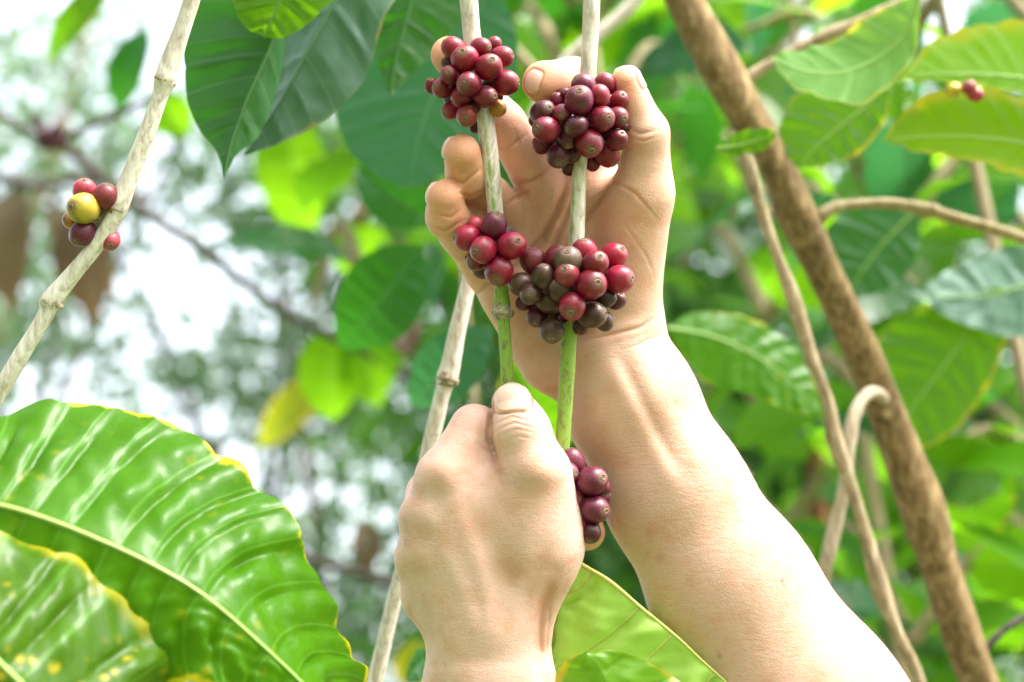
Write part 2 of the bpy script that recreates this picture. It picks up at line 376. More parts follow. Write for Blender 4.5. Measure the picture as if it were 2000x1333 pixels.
def nail_coords(P, c, n, u):
    n = np.array(n, float); n /= np.linalg.norm(n); u = np.array(u, float); u -= n * (u @ n); u /= np.linalg.norm(u); w = np.cross(n, u)
    q = P - np.array(c, np.float32); return q @ u, q @ w, q @ n
def nail_q(P, c, n, u, a, b, depth=40):
    x, y, z = nail_coords(P, c, n, u)
    q = ((np.abs(x) / b) ** 3.2 + (np.abs(y) / a) ** 3.2) ** (1 / 3.2); return np.where(z > -depth, q, 9.0)

# --- right hand (open palm) and forearm; numbers are photo pixels
RT = dict(
    thumb=[(1214, 560, -128, 64), (1256, 378, -70, 57), (1262, 262, -35, 42), (1224, 158, -12, 30)],
    index=[(1150, 370, -155, 50), (1168, 215, -165, 43), (1118, 155, -85, 40), (1062, 161, -28, 42)],
    middle=[(1070, 385, -150, 50), (985, 243, -130, 40), (920, 160, -95, 37), (878, 108, -40, 37)],
    ring=[(1000, 425, -150, 48), (952, 383, -90, 40), (912, 345, -20, 38), (901, 298, 20, 37)],
    pinky=[(955, 520, -150, 52), (905, 455, -70, 44), (873, 425, -15, 38), (868, 386, 12, 36)])
def palm_R(P):
    d = cone(P, (1195, 700, -150), 112, (1232, 787, -150), 122, .78)
    for a, ra, b, rb in (((1232, 787, -150), 122, (1322, 968, -150), 134), ((1322, 968, -150), 134, (1430, 1150, -145), 155), ((1430, 1150, -145), 155, (1584, 1390, -130), 181), ((1584, 1390, -130), 181, (1890, 1800, -60), 205)):
        d = smin(d, cone(P, a, ra, b, rb, .80), 50)
    for b, rb, a, ra in (((1150, 375, -158), 50, (1215, 640, -165), 60), ((1072, 392, -158), 52, (1185, 650, -165), 62), ((1003, 440, -158), 52, (1150, 670, -165), 68), ((962, 525, -160), 54, (1110, 690, -165), 74)):
        d = smin(d, cone(P, a, ra, b, rb), 42)
    d = smin(d, cone(P, (1222, 600, -135), 62, (1240, 410, -88), 64, .85), 60)          # thenar
    d = smin(d, ell(P, (1165, 470, -160), (95, 130, 50)), 50)
    d = smin(d, cone(P, (1010, 580, -140), 62, (1085, 690, -150), 78, .85), 36)         # hypothenar
    return d
def body_R(P):
    d = palm_R(P)
    for nm, k in (('index', 10), ('middle', 10), ('ring', 10), ('pinky', 12)):
        d = smin(d, chain(P, RT[nm], 20), k)
    t = chain(P, RT['thumb'], 22); d = smin(d, t, 26)
    d = smin(d, cone(P, (1275, 372, -82), 40, (1276, 250, -45), 26), 10)
    return d
nails_R = [((1244, 150, -8), (.85, -.15, .30), (-.38, -1, .05), 17, 27), ((1038, 160, 4), (-.70, -.10, .66), (-.45, .72, .1), 17, 24),
           ((868, 286, 16), (-.95, -.2, .12), (.05, -1, .1), 19, 24), ((834, 374, 8), (-.95, -.2, .12), (.05, -1, .1), 19, 24)]
creases_R = [  # polyline, width, depth, front limit
    ([(1216, 348), (1190, 372), (1158, 410), (1120, 460), (1100, 520)], 6, 5), ([(1112, 345), (1085, 420), (1060, 470), (1030, 500), (990, 535)], 6.5, 8.5),
    ([(1135, 345), (1110, 415), (1083, 480), (1066, 530)], 5.5, 6.0), ([(1198, 355), (1240, 378), (1285, 430)], 3.5, 1.6), ([(1000, 362), (1040, 355), (1085, 320)], 4, 3.5),
    ([(965, 300), (1000, 285), (1030, 262)], 3, 1.6), ([(1005, 255), (1020, 300)], 3, 1.5), ([(893, 512), (915, 500), (935, 480)], 4, 3.5), ([(924, 582), (950, 560), (975, 545)], 3.5, 2.5),
    ([(870, 345), (905, 358), (940, 330)], 3, 2.6), ([(835, 440), (870, 452), (905, 430)], 3, 2.6), ([(845, 418), (880, 425), (905, 408)], 2.5, 1.5), ([(880, 372), (920, 384), (955, 368)], 2.5, 1.5),
    ([(1130, 668), (1190, 655), (1250, 640), (1290, 612)], 4, 2.4), ([(1215, 685), (1250, 672), (1295, 650)], 3, 1.2), ([(1228, 252), (1250, 262), (1285, 255)], 4, 2.0), ([(1228, 268), (1256, 276), (1290, 266)], 3, 1.3),
    ([(1235, 460), (1262, 500), (1280, 545)], 3, .9), ([(1215, 430), (1240, 470)], 3, .8), ([(990, 400), (1010, 385), (1030, 378)], 3, 2.4)]
bumps_R = [([(1180, 690), (1262, 850), (1335, 980)], 24, 4.2), ([(1225, 650), (1300, 800), (1380, 930)], 22, 3.6), ([(1200, 680), (1285, 850), (1330, 930)], 13, -4.0), ([(1150, 720), (1205, 830)], 26, -3),
           ([(1290, 700), (1330, 780)], 26, -4), ([(1075, 440), (1045, 400)], 26, 4), ([(1115, 470), (1075, 640)], 50, -8)]
def full_R(P):
    d = body_R(P); fr = P[:, 2] > -150
    for pl, w, dep in creases_R:
        e = poly2(P, pl); d = d + np.where(fr, ends(P, pl, w) * (dep * np.exp(-(e / w) ** 2) - dep * .3 * np.exp(-((e - 2.6 * w) / (1.6 * w)) ** 2)), 0)
    for pl, w, amp in bumps_R:
        e = poly2(P, pl); d = d - np.where(fr, amp * ends(P, pl, w) * np.exp(-(e / w) ** 2), 0)
    for c, n, u, a, b in nails_R:
        q = nail_q(P, c, n, u, a, b); d = d + 2.2 * np.exp(-((q - 1.05) / .12) ** 2) - 1.6 * np.clip((1.0 - q) / .15, 0, 1)
    return d
# --- left hand (back towards the camera, gripping the stem)
LT = dict(
    thumb=[(1030, 1060, 30, 78), (1044, 925, 62, 62), (1017, 842, 62, 55), (1001, 788, 50, 41)],
    index=[(868, 935, 45, 54), (926, 838, 5, 46), (1010, 845, -65, 36), (1064, 872, -55, 27)],
    middle=[(835, 1012, 25, 54), (838, 965, -60, 44), (940, 950, -135, 40), (1075, 965, -120, 34)],
    ring=[(826, 1092, 5, 54), (835, 1040, -90, 46), (960, 1030, -170, 40), (1146, 1040, -112, 36)],
    pinky=[(838, 1168, -10, 52), (850, 1120, -100, 44), (960, 1110, -160, 38), (1040, 1105, -140, 34)])
def body_L(P):
    d = cone(P, (958, 1290, 10), 112, (956, 1340, 10), 120, .72)
    for a, ra, b, rb in (((956, 1340, 10), 120, (945, 1500, 10), 135), ((945, 1500, 10), 135, (930, 1800, 40), 170), ((930, 1800, 40), 170, (900, 2150, 150), 190)):
        d = smin(d, cone(P, a, ra, b, rb, .78), 50)
    for (x, y, z, r), (bx, bz) in zip((LT['index'][0], LT['middle'][0], LT['ring'][0], LT['pinky'][0]), ((975, 30), (950, 30), (925, 25), (905, 15))):
        d = smin(d, cone(P, (bx, 1230, bz), 62, (x, y, z), r), 44)
    d = smin(d, cone(P, (1005, 1210, 10), 70, (1040, 1060, 25), 82, .85), 40)
    d = smin(d, cone(P, (1040, 1060, 25), 84, (1044, 930, 60), 62, .9), 40)
    d = smin(d, ell(P, (985, 1050, 45), (130, 150, 55)), 50)
    d = smin(d, cone(P, (1040, 1060, -25), 86, (1028, 1150, -40), 72), 26)               # ball of the thumb, behind
    for nm in ('middle', 'ring', 'pinky'): d = smin(d, chain(P, LT[nm], 10), 9)
    ix = chain(P, LT['index'], 12); d = smin(d, ix, 16)
    d = smin(d, cone(P, (945, 905, 12), 44, (950, 850, 4), 38), 14)
    th = chain(P, LT['thumb'][1:], 22); d = smin(d, th, 7)
    d = smin(d, cone(P, (1044, 925, 62), 62, (1030, 1060, 30), 78), 30)
    return d
nails_L = [((1002, 776, 88), (.02, -.34, 1), (0, -1, .1), 36, 33)]
creases_L = [([(962, 800), (957, 838), (957, 862), (966, 887), (969, 908)], 6, 13), ([(972, 812), (1010, 800), (1040, 815)], 3, 2.0), ([(965, 830), (1000, 814), (1045, 826)], 2.8, 1.7), ([(968, 842), (1005, 826), (1050, 838)], 2.8, 1.5),
             ([(975, 850), (1010, 838), (1050, 848)], 2.6, 1.0), ([(985, 862), (1015, 852), (1045, 860)], 2.6, .8), ([(966, 905), (980, 940)], 9, 3), ([(935, 870), (966, 890)], 5, 2.0),
             ([(1057, 1320), (1056, 1240), (1062, 1180), (1082, 1120)], 13, 9)]
bumps_L = [([(868, 925), (872, 935)], 26, 4), ([(828, 1008), (832, 1014)], 24, 5), ([(822, 1090), (826, 1096)], 24, 3), ([(885, 960), (940, 1120), (960, 1260)], 17, 2.6), ([(845, 1040), (900, 1150), (940, 1260)], 17, 2.2),
           ([(1040, 915), (1050, 925)], 32, 4), ([(920, 1010), (945, 1050)], 30, -3), ([(985, 1085), (990, 1125)], 32, -3.5), ([(1040, 990), (1020, 1110), (990, 1240)], 22, 2.0), ([(880, 1290), (884, 1300)], 38, 6), ([(1058, 1075), (1050, 1100)], 26, -2)]
def full_L(P):
    d = body_L(P); fr = P[:, 2] > -20
    for pl, w, dep in creases_L:
        e = poly2(P, pl); d = d + np.where(fr, dep * ends(P, pl, w) * np.exp(-(e / w) ** 2), 0)
    for pl, w, amp in bumps_L:
        e = poly2(P, pl); d = d - np.where(fr, amp * ends(P, pl, w) * np.exp(-(e / w) ** 2), 0)
    for c, n, u, a, b in nails_L:
        q = nail_q(P, c, n, u, a, b); d = d + 3.6 * np.exp(-((q - 1.04) / .085) ** 2) - 3.0 * np.clip((1.0 - q) / .12, 0, 1)
    return d
def skin_colour(P, tips, nails, creases, spots, base, palmy):
    c = np.tile(np.array(base), (len(P), 1))
    def blend(m, k): nonlocal c; m = np.clip(m, 0, 1)[:, None]; c = c * (1 - m) + np.array(k) * m
    blend(palmy, (.68, .385, .275))
    for x, y, z, r in tips:
        d = np.sqrt((P[:, 0] - x) ** 2 + (P[:, 1] - y) ** 2 + (P[:, 2] - z) ** 2); blend(.75 * np.exp(-(d / (r * 1.5)) ** 2), (.68, .27, .13))
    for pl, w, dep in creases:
        if dep > 0: blend(min(.5, .14 * dep) * ends(P, pl, w) * np.exp(-(poly2(P, pl) / (w * 1.1)) ** 2), (.46, .16, .085))  # creases redder, with the shade of the folds painted in
    for x, y, r, k, a in spots: blend(a * np.exp(-((P[:, 0] - x) ** 2 + (P[:, 1] - y) ** 2) / r ** 2), k)
    al = np.zeros(len(P))
    for cc, n, u, a, b in nails:
        q = nail_q(P, cc, n, u, a, b); x, _, _ = nail_coords(P, cc, n, u); al = np.maximum(al, np.clip((1.02 - q) / .07, 0, 1))
        blend(.55 * np.exp(-((q - 1.06) / .08) ** 2), (.52, .24, .15))
        al = np.where((q < 1) & (x > b * .72), al * 1.0, al)
    return np.hstack([c, al[:, None]])
VR, FR = surface(body_R, (780, 40, -420), (2150, 2060, 200), 3.5)
VR, _ = project(body_R, VR, 1)
for _ in range(2):
    VR, FR = refine(VR, FR, detail_mask(VR, FR, [c for c in creases_R if _ == 0], nails_R))
VR, _ = project(full_R, VR)
VL, FL = surface(body_L, (740, 720, -300), (1200, 2060, 360), 3.5)
VL, _ = project(body_L, VL, 1)
for _ in range(2):
    VL, FL = refine(VL, FL, detail_mask(VL, FL, [c for c in creases_L if _ == 0], nails_L))
VL, _ = project(full_L, VL)
palmy = np.clip((690 - VR[:, 1]) / 110, 0, 1) * np.clip((1310 - VR[:, 0]) / 110, 0, 1)
tan_and_shade = (.52, .27, .17)  # tan patches; one on the left palm heel paints its shadow
CR = skin_colour(VR, [RT[k][-1] for k in RT], nails_R, creases_R,
                 [(1255, 800, 26, (.52, .30, .20), .3), (1270, 1040, 12, (.52, .20, .14), .5), (1290, 1090, 10, (.52, .20, .14), .4), (1330, 760, 34, tan_and_shade, .35), (1405, 1282, 6, (.35, .16, .10), .6), (1528, 1134, 3, (.12, .05, .03), .9), (1310, 240, 30, (.64, .30, .2), .5), (1318, 370, 30, (.62, .34, .22), .4)],
                 (.64, .40, .31), palmy)
CL = skin_colour(VL, [LT['ring'][-1], LT['index'][-1]], nails_L, creases_L,
                 [(930, 1025, 40, tan_and_shade, .7), (985, 1100, 38, tan_and_shade, .6), (862, 925, 32, tan_and_shade, .6), (1060, 935, 50, tan_and_shade, .6), (1010, 1000, 60, tan_and_shade, .2), (1065, 1085, 22, tan_and_shade, .35), (1086, 1150, 36, tan_and_shade, .55), (782, 1010, 22, tan_and_shade, .4), (790, 1100, 50, (.6, .36, .23), .5), (900, 1290, 30, tan_and_shade, .3)],
                 (.74, .47, .395), np.zeros(len(VL)))
V = np.vstack([W(VR), W(VL)]); F = np.vstack([FR[:, ::-1], FL[:, ::-1] + len(VR)])
person = mesh('person', V, F, M_skin, vcol=np.vstack([CR, CL]), origin=W((1200, 1500, -100)))
tag(person, 'bare forearms and hands of a picker, open palm behind berries, other fist gripping a stem', 'person')
rh = np.random.default_rng(3)
hv = np.concatenate([VR[(VR[:, 1] > 690) & (VR[:, 1] < 1400)], VL[(VL[:, 1] > 940) & (VL[:, 1] < 1400)]]); fl_ = np.concatenate([np.zeros(((VR[:, 1] > 690) & (VR[:, 1] < 1400)).sum()), np.ones(((VL[:, 1] > 940) & (VL[:, 1] < 1400)).sum())])
pick = rh.integers(len(hv), size=9000); hp = hv[pick]; hf = fl_[pick]
nrm = np.zeros_like(hp); 
for side, fn in ((0, body_R), (1, body_L)):
    mk = hf == side; gg = grad(fn, hp[mk]); nrm[mk] = gg / (np.linalg.norm(gg, axis=1)[:, None] + 1e-6)
keep = (nrm[:, 0] > .35) & (hf == 0) | (hf == 1) & (np.abs(nrm[:, 0]) > .5) & (rh.random(len(hf)) < .25); hp, nrm, hf = hp[keep][:1500], nrm[keep][:1500], hf[keep][:1500]
dn = np.where(hf[:, None] == 0, np.array([.35, .8, 0.]), np.array([-.3, -.7, .2])) + rh.normal(size=hp.shape) * .35; dn -= nrm * (dn * nrm).sum(1)[:, None]; dn /= np.linalg.norm(dn, axis=1)[:, None]
ln = rh.uniform(10, 26, len(hp))[:, None]; sdv = np.cross(dn, nrm) * .16
p0, p1, p2 = hp - nrm * .6, hp + dn * ln * .5 + nrm * ln * .28, hp + dn * ln + nrm * ln * .36
HV = np.stack([p0 - sdv, p0 + sdv, p1 - sdv * .8, p1 + sdv * .8, p2, p0 + nrm * .3, p1 + nrm * .25], 1).reshape(-1, 3); kk = np.arange(len(hp))[:, None] * 7
HF = [tuple(x) for x in np.vstack([np.array([0, 1, 3, 2]) + kk, np.array([0, 2, 6, 5]) + kk, np.array([1, 5, 6, 3]) + kk])] + [tuple(x) for x in np.vstack([np.array([2, 3, 4]) + kk, np.array([2, 4, 6]) + kk, np.array([3, 6, 4]) + kk])]
hm, hnt, hb = newmat('arm_hair'); hb.inputs['Base Color'].default_value = (.10, .06, .04, 1); hb.inputs['Roughness'].default_value = .5
hair = mesh('arm_hair', W(HV), HF, hm, None, origin=np.array(person.location)); hair.parent = person; hair.location = (0, 0, 0)
print('skin', len(V), round(time.time() - T00, 1))
# ------------------------------------------------------------------ stems
GREEN = (.24, .38, .06); PGREEN = (.42, .55, .28)
def stem(name, pts, mat, parent=None, greenf=None, ns=20, n=None, seed=0):
    """pts rows: px, py, z, width px"""
    p = np.array(pts, float); q = spline(p, n or max(30, int(len(p) * 14)))
    P = W(q[:, :3]); rad = q[:, 3] * .5 * (D0 - q[:, 2] * S) / FX
    r = np.random.default_rng(seed); k = r.normal(size=6)
    def bump(u, th): return 1 + .035 * np.sin(2 * th + k[0] + 5 * u) + .03 * np.sin(3 * th + k[1] * 3 + 9 * u) + .025 * np.sin(u * 40 + k[2]) + .02 * np.sin(5 * th + u * 60)
    def colf(u, th):
        g = greenf(u, th) if greenf else np.zeros_like(u)
        return np.hstack([np.tile(np.array(GREEN), (len(u), 1)), g[:, None]])
    return tube(name, P, rad, mat, parent, ns, bump, colf), q
def node_ring(parent, c, ax, w, seed=0, scar=None, mat=None):
    """swollen joint of the stem with a leaf scar: c px, axis px direction, w width px"""
    mat = mat or M_node
    r = np.random.default_rng(seed); a = np.array([ax[0], ax[1], 0.0]); a /= np.linalg.norm(a); c = np.array(c, float)
    prof = [(-.55, .50), (-.30, .545), (-.08, .60), (.02, .64), (.10, .60), (.16, .52), (.40, .50)]
    ts = [np.array([*(c + a * t * w)]) for t, _ in prof]; P = W(np.array(ts)); d = D0 - c[2] * S
    rad = np.array([q * w for _, q in prof]) * d / FX * .99; ph = r.normal(size=4)
    o = tube('node', P, rad, mat, parent, 18, lambda u, th: 1 + .06 * np.sin(3 * th + ph[0]) * np.sin(u * 3.1) + .05 * np.sin(7 * th + ph[1]) * np.sin(u * 3.1))
    if scar:
        sx, sy, sr = scar; side = np.array([sx - c[0], sy - c[1], sr * .9]); side /= np.linalg.norm(side)
        q0 = np.array([sx, sy, c[2] + w * .15]); b0 = q0 - side * sr * 1.1
        P = W(np.array([b0, b0 + side * sr * .7, q0, q0 + side * sr * .25, q0 + side * sr * .1, q0 - side * sr * .15]))
        rad = np.array([1.0, .95, 1.05, .8, .5, .25]) * sr * d / FX
        tube('bud_scar', P, rad, mat, parent, 14)
    return o
# cherry shape: unit sphere with a dimpled apex along +Z
def revolve(prof, ns, lump=0, seed=0):
    r = np.random.default_rng(seed); ph = r.normal(size=3) * 3; th = np.linspace(0, 2 * math.pi, ns, endpoint=False)
    V = []
    for (x, z) in prof:
        s = 1 + lump * (np.sin(2 * th + ph[0]) + .6 * np.sin(3 * th + ph[1] + z))
        V.append(np.stack([x * s * np.cos(th), x * s * np.sin(th), np.full(ns, z)], 1))
    return np.vstack(V), grid_faces(len(prof), ns, True)
def cherry_mesh(seed):
    prof = []
    for t in np.linspace(.02, math.pi - .02, 26):
        r_ = 1 + .045 * math.cos(t) ** 2 - .10 * math.exp(-(t / .22) ** 2); prof.append((r_ * math.sin(t), r_ * math.cos(t)))
    V, F = revolve(prof, 30, .018, seed); me = mesh('cherry', V, F, M_cherry); d = me.data; bpy.data.objects.remove(me); return d
def calyx_mesh(seed):
    prof = [(.20, .905), (.215, .955), (.19, 1.0), (.15, 1.035), (.115, 1.03), (.10, .97), (.055, .965), (.05, 1.0), (.012, 1.01)]
    V, F = revolve(prof, 16, .10, seed); o = mesh('calyx', V, F, M_calyx); d = o.data; bpy.data.objects.remove(o); return d
CH = [cherry_mesh(i) for i in range(4)]; CX = [calyx_mesh(i) for i in range(3)]
PAL = dict(r=(.22, .004, .020), R=(.29, .007, .034), d=(.065, .004, .012), p=(.12, .009, .032), m=(.17, .004, .020), b=(.060, .024, .014), g=(.10, .062, .042), o=(.48, .20, .03), y=(.50, .38, .04), k=(.40, .035, .06), q=(.24, .03, .025), c=(.20, .022, .03))  # d: dark berries, and painted shade for those deep inside a bunch
def cherries(parent, rows, centre, R3, seed, fill=400):
    """rows: px, py, r, (calyx px, py or None), colour key, layer; centre (x,y,z), R3 half sizes of the cluster"""
    r = np.random.default_rng(seed); rows = list(rows); mr = float(np.mean([a[2] for a in rows])); extra = 0
    for _ in range(fill):                      # berries deeper in the bunch, coloured dark as shade in the gaps
        a, q = r.uniform(0, 2 * math.pi), r.uniform(0, .72) ** .5; x, y = centre[0] + math.cos(a) * q * R3[0] * .74, centre[1] + math.sin(a) * q * R3[1] * .74
        near = [math.hypot(x - b[0], y - b[1]) / b[2] for b in rows]
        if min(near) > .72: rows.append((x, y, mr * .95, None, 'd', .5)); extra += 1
    n = len(rows)
    xy = np.array([[a[0], a[1]] for a in rows], float); rad = np.array([a[2] for a in rows], float) * 1.05; lay = np.array([a[5] for a in rows], float)
    e = ((xy - np.array(centre[:2])) / np.array(R3[:2])) ** 2; zz = np.sqrt(np.clip(1 - e.sum(1), .0, 1)) * R3[2]
    z = np.where(lay >= 2, zz, np.where(lay >= 1, zz * .35, -zz * .6)) + centre[2] + (lay - 2) * 6
    for _ in range(200):
        mv = 0
        for i in range(n):
            for j in range(i + 1, n):
                dd = np.hypot(*(xy[i] - xy[j])); need = (rad[i] + rad[j]) * .93
                if dd < need:
                    nz = math.sqrt(need ** 2 - dd ** 2); s = 1 if (lay[i], z[i]) > (lay[j], z[j]) else -1; gap = nz - s * (z[i] - z[j])
                    if gap > .5: z[i] += s * gap * .25; z[j] -= s * gap * .25; mv = max(mv, gap)
        if mv < 1: break
    z = centre[2] + np.clip(z - centre[2], -R3[2] * 1.35, R3[2] * 1.3)
    for i, (x, y, ra, cal, key, L) in enumerate(rows):
        if cal is None:
            v = np.array([x - centre[0] + r.normal() * 15, y - centre[1] + r.normal() * 15, (z[i] - centre[2]) * .6 - 10])
        else:
            ox, oy = cal[0] - x, cal[1] - y; k = math.hypot(ox, oy); f = min(1, .97 * ra / max(k, 1e-3)); ox *= f; oy *= f
            v = np.array([ox, oy, math.sqrt(max(0, ra * ra - ox * ox - oy * oy))])
        v = v / np.linalg.norm(v); n3 = v[0] * RIGHT - v[1] * UP - v[2] * FWD
        c = W((x, y, z[i])); sc = ra * (D0 - z[i] * S) / FX
        o = bpy.data.objects.new('cherry', CH[int(r.integers(4))]); col.objects.link(o); o.parent = parent
        o.rotation_mode = 'QUATERNION'; o.rotation_quaternion = Vector(n3).to_track_quat('Z', 'Y')
        o.location = Vector(c) - parent.location; o.scale = (sc * r.uniform(.99, 1.10), sc * r.uniform(.99, 1.10), sc * r.uniform(1.06, 1.22))
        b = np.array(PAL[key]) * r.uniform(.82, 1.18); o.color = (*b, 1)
        q = bpy.data.objects.new('calyx', CX[int(r.integers(3))]); col.objects.link(q); q.parent = o; s = r.uniform(1.0, 1.4); q.scale = (s, s, 1)
def crop(rows, ox, oy, k): return [(ox + a[0] * k, oy + a[1] * k, a[2] * k, None if a[3] is None else (ox + a[3][0] * k, oy + a[3][1] * k), a[4], a[5]) for a in rows]
GB = 'coffee branches hanging with ripe berries'
# --- stem with clusters A and C, gripped by the lower hand
b1 = root('coffee_branch', 'slim branch gripped by the lower fist, small red berry bunch halfway and bigger bunch above', 'branch', W((914, -60, 0)), GB)
ST1 = [(908, -90, 0, 38), (915, 0, 0, 36), (924, 90, 0, 34), (936, 170, 0, 33), (948, 240, 0, 34), (959, 330, 0, 33), (968, 415, 0, 31), (974, 490, 0, 30), (979, 556, 0, 27), (981, 590, 0, 33), (981, 612, 0, 33), (984, 632, 0, 25), (988, 680, 0, 25), (991, 745, -2, 27), (994, 830, -10, 27), (990, 960, -25, 27), (984, 1060, -30, 27)]
st1, q1 = stem('stem', ST1, M_stem, b1, lambda u, th: np.where(u > .56, .95, .0) + np.where((u > .20) & (u < .5), .50 * np.exp(-((np.mod(th - 4.9 + math.pi, 2 * math.pi) - math.pi) / .35) ** 2), 0), n=170, seed=1)
node_ring(b1, (980, 610, 0), (.05, 1), 33, 3, (1000, 613, 8))
A_ = [(355, 320, 72, (300, 280), 'r', 2), (427, 385, 85, (410, 355), 'r', 3), (530, 310, 65, (583, 320), 'r', 2), (617, 290, 48, None, 'm', 1), (582, 440, 85, (603, 407), 'r', 3.2), (665, 375, 68, (725, 360), 'r', 2), (692, 540, 85, (770, 545), 'r', 2.6), (328, 490, 60, (322, 483), 'm', 2.2), (452, 548, 80, (425, 560), 'm', 3.3), (278, 575, 65, (238, 575), 'r', 2), (408, 625, 65, None, 'm', 2.1), (562, 632, 72, (615, 635), 'm', 3), (635, 705, 55, (680, 725), 'o', 1), (335, 720, 60, (300, 745), 'r', 1.8), (440, 755, 65, (430, 785), 'q', 2.2), (210, 560, 45, (210, 525), 'm', 1.2), (317, 415, 42, None, 'd', 1), (490, 820, 42, None, 'd', .2), (520, 500, 70, None, 'd', .6), (390, 480, 60, None, 'd', 1), (600, 570, 60, None, 'd', 1), (480, 690, 50, None, 'd', .8)]
cherries(b1, crop(A_, 780, 0, .3), (924, 158, 0), (78, 82, 62), 1)
C_ = [(617, 305, 85, (638, 240), 'p', 3), (497, 300, 50, None, 'k', 1), (442, 385, 82, (365, 385), 'R', 2), (548, 462, 85, (505, 475), 'R', 3), (730, 435, 90, (765, 412), 'R', 3), (500, 535, 62, (460, 545), 'm', 1.2), (650, 600, 90, (635, 660), 'r', 3), (650, 500, 45, None, 'd', 1)]
cherries(b1, crop(C_, 780, 350, .3), (960, 487, 0), (66, 66, 48), 2, 60)
# --- stem with clusters B, D and E
b2 = root('coffee_branch', 'branch before the open palm, loaded with three bunches, the middle one half dried brown', 'branch', W((1156, -60, 0)), GB)
ST2 = [(1157, -90, 0, 32), (1155, 0, 0, 32), (1150, 120, 0, 32), (1141, 230, 0, 31), (1132, 330, 0, 28), (1128, 440, 0, 29), (1122, 540, 0, 30), (1113, 640, 0, 30), (1107, 740, 0, 29), (1102, 820, 0, 29), (1097, 890, -6, 28), (1094, 960, -40, 26), (1092, 1060, -55, 25), (1086, 1150, -70, 24), (1080, 1250, -90, 24), (1066, 1350, -110, 22), (1050, 1480, -110, 20)]
st2, q2 = stem('stem', ST2, M_stem, b2, lambda u, th: np.clip((u - .40) / .035, 0, .92) + np.where((u < .36) & (u > .24), .6 * np.exp(-((np.mod(th - 5.6 + math.pi, 2 * math.pi) - math.pi) / .4) ** 2), 0), n=190, seed=2)
B_ = [(1200, 560, 75, (1150, 520), 'p', 2), (1342, 548, 65, (1295, 495), 'm', 2.2), (1172, 655, 90, (1168, 612), 'p', 3.4), (1303, 625, 68, (1290, 560), 'r', 2.6), (1432, 655, 60, (1450, 630), 'r', 2.2), (935, 735, 80, (968, 720), 'd', 2), (1058, 740, 62, (1055, 765), 'm', 2.8), (1152, 825, 72, (1095, 850), 'd', 3.3), (1315, 775, 85, (1355, 780), 'm', 3.2), (1420, 765, 65, (1455, 778), 'm', 2.6), (955, 845, 84, (905, 845), 'm', 2.6), (1095, 905, 62, None, 'd', 2.5), (1235, 935, 86, (1243, 985), 'r', 3.2), (1420, 915, 65, (1443, 880), 'm', 2.6), (930, 940, 62, None, 'm', 2), (1035, 1015, 76, (1035, 1075), 'd', 2.4), (1350, 1000, 80, None, 'm', 1.8), (1110, 1090, 50, None, 'd', 1), (1255, 1060, 50, None, 'm', .6), (1030, 660, 48, None, 'm', 1), (1380, 860, 55, None, 'd', 1.5), (1085, 610, 35, (1070, 600), 'm', 1.6), (885, 790, 40, None, 'd', 1.2), (1465, 830, 32, None, 'd', 1.2), (1120, 1000, 60, None, 'd', 1.4), (1230, 840, 60, None, 'd', 1.5), (1000, 800, 60, None, 'd', 1.2)]
cherries(b2, crop(B_, 780, 0, .3), (1132, 238, 0), (92, 88, 66), 3)
D_ = [(872, 535, 80, (830, 470), 'c', 2), (1018, 515, 76, (1060, 455), 'm', 2), (1100, 535, 90, (1090, 480), 'g', 2.6), (1205, 485, 84, (1195, 410), 'R', 2.1), (1390, 505, 84, (1440, 465), 'R', 2.4), (1275, 552, 82, (1298, 515), 'r', 3), (940, 635, 70, (935, 570), 'b', 2.8), (1092, 625, 82, (1075, 592), 'c', 3.4), (1248, 685, 94, (1280, 680), 'r', 3.5), (1432, 652, 92, (1505, 650), 'R', 3), (798, 688, 76, (735, 680), 'b', 2), (855, 752, 72, (850, 750), 'b', 3), (1050, 725, 76, (1000, 680), 'b', 2.6), (985, 800, 80, None, 'b', 2.2), (1125, 830, 87, (1112, 872), 'r', 3.6), (896, 895, 66, (890, 940), 'd', 2.2), (992, 985, 80, (985, 1040), 'b', 2.4), (1255, 885, 86, (1325, 880), 'b', 2.6), (1345, 775, 60, None, 'b', 1.8), (1415, 790, 60, (1440, 750), 'd', 1.2), (1330, 920, 62, None, 'b', 1.4), (815, 805, 52, None, 'd', 1.2), (1150, 760, 60, None, 'b', 1.4), (1185, 585, 55, None, 'd', 1.4), (930, 790, 60, None, 'b', 1.2), (1180, 960, 50, None, 'd', .8)]
cherries(b2, crop(D_, 780, 350, .3), (1118, 566, 0), (112, 92, 66), 4)
E_ = [(880, 425, 50, None, 'p', 2), (858, 475, 46, (890, 470), 'p', 2.4), (960, 505, 61, (997, 487), 'p', 3), (880, 582, 46, None, 'c', 2), (1003, 530, 35, (1020, 560), 'p', 1), (970, 622, 58, (1012, 625), 'p', 2.6), (955, 718, 42, (945, 750), 'd', 2.8), (905, 680, 40, None, 'm', 2), (925, 560, 40, None, 'd', .8), (925, 650, 40, None, 'd', .8)]
cherries(b2, crop(E_, 700, 700, .4747), (1135, 975, -18), (62, 85, 44), 5)
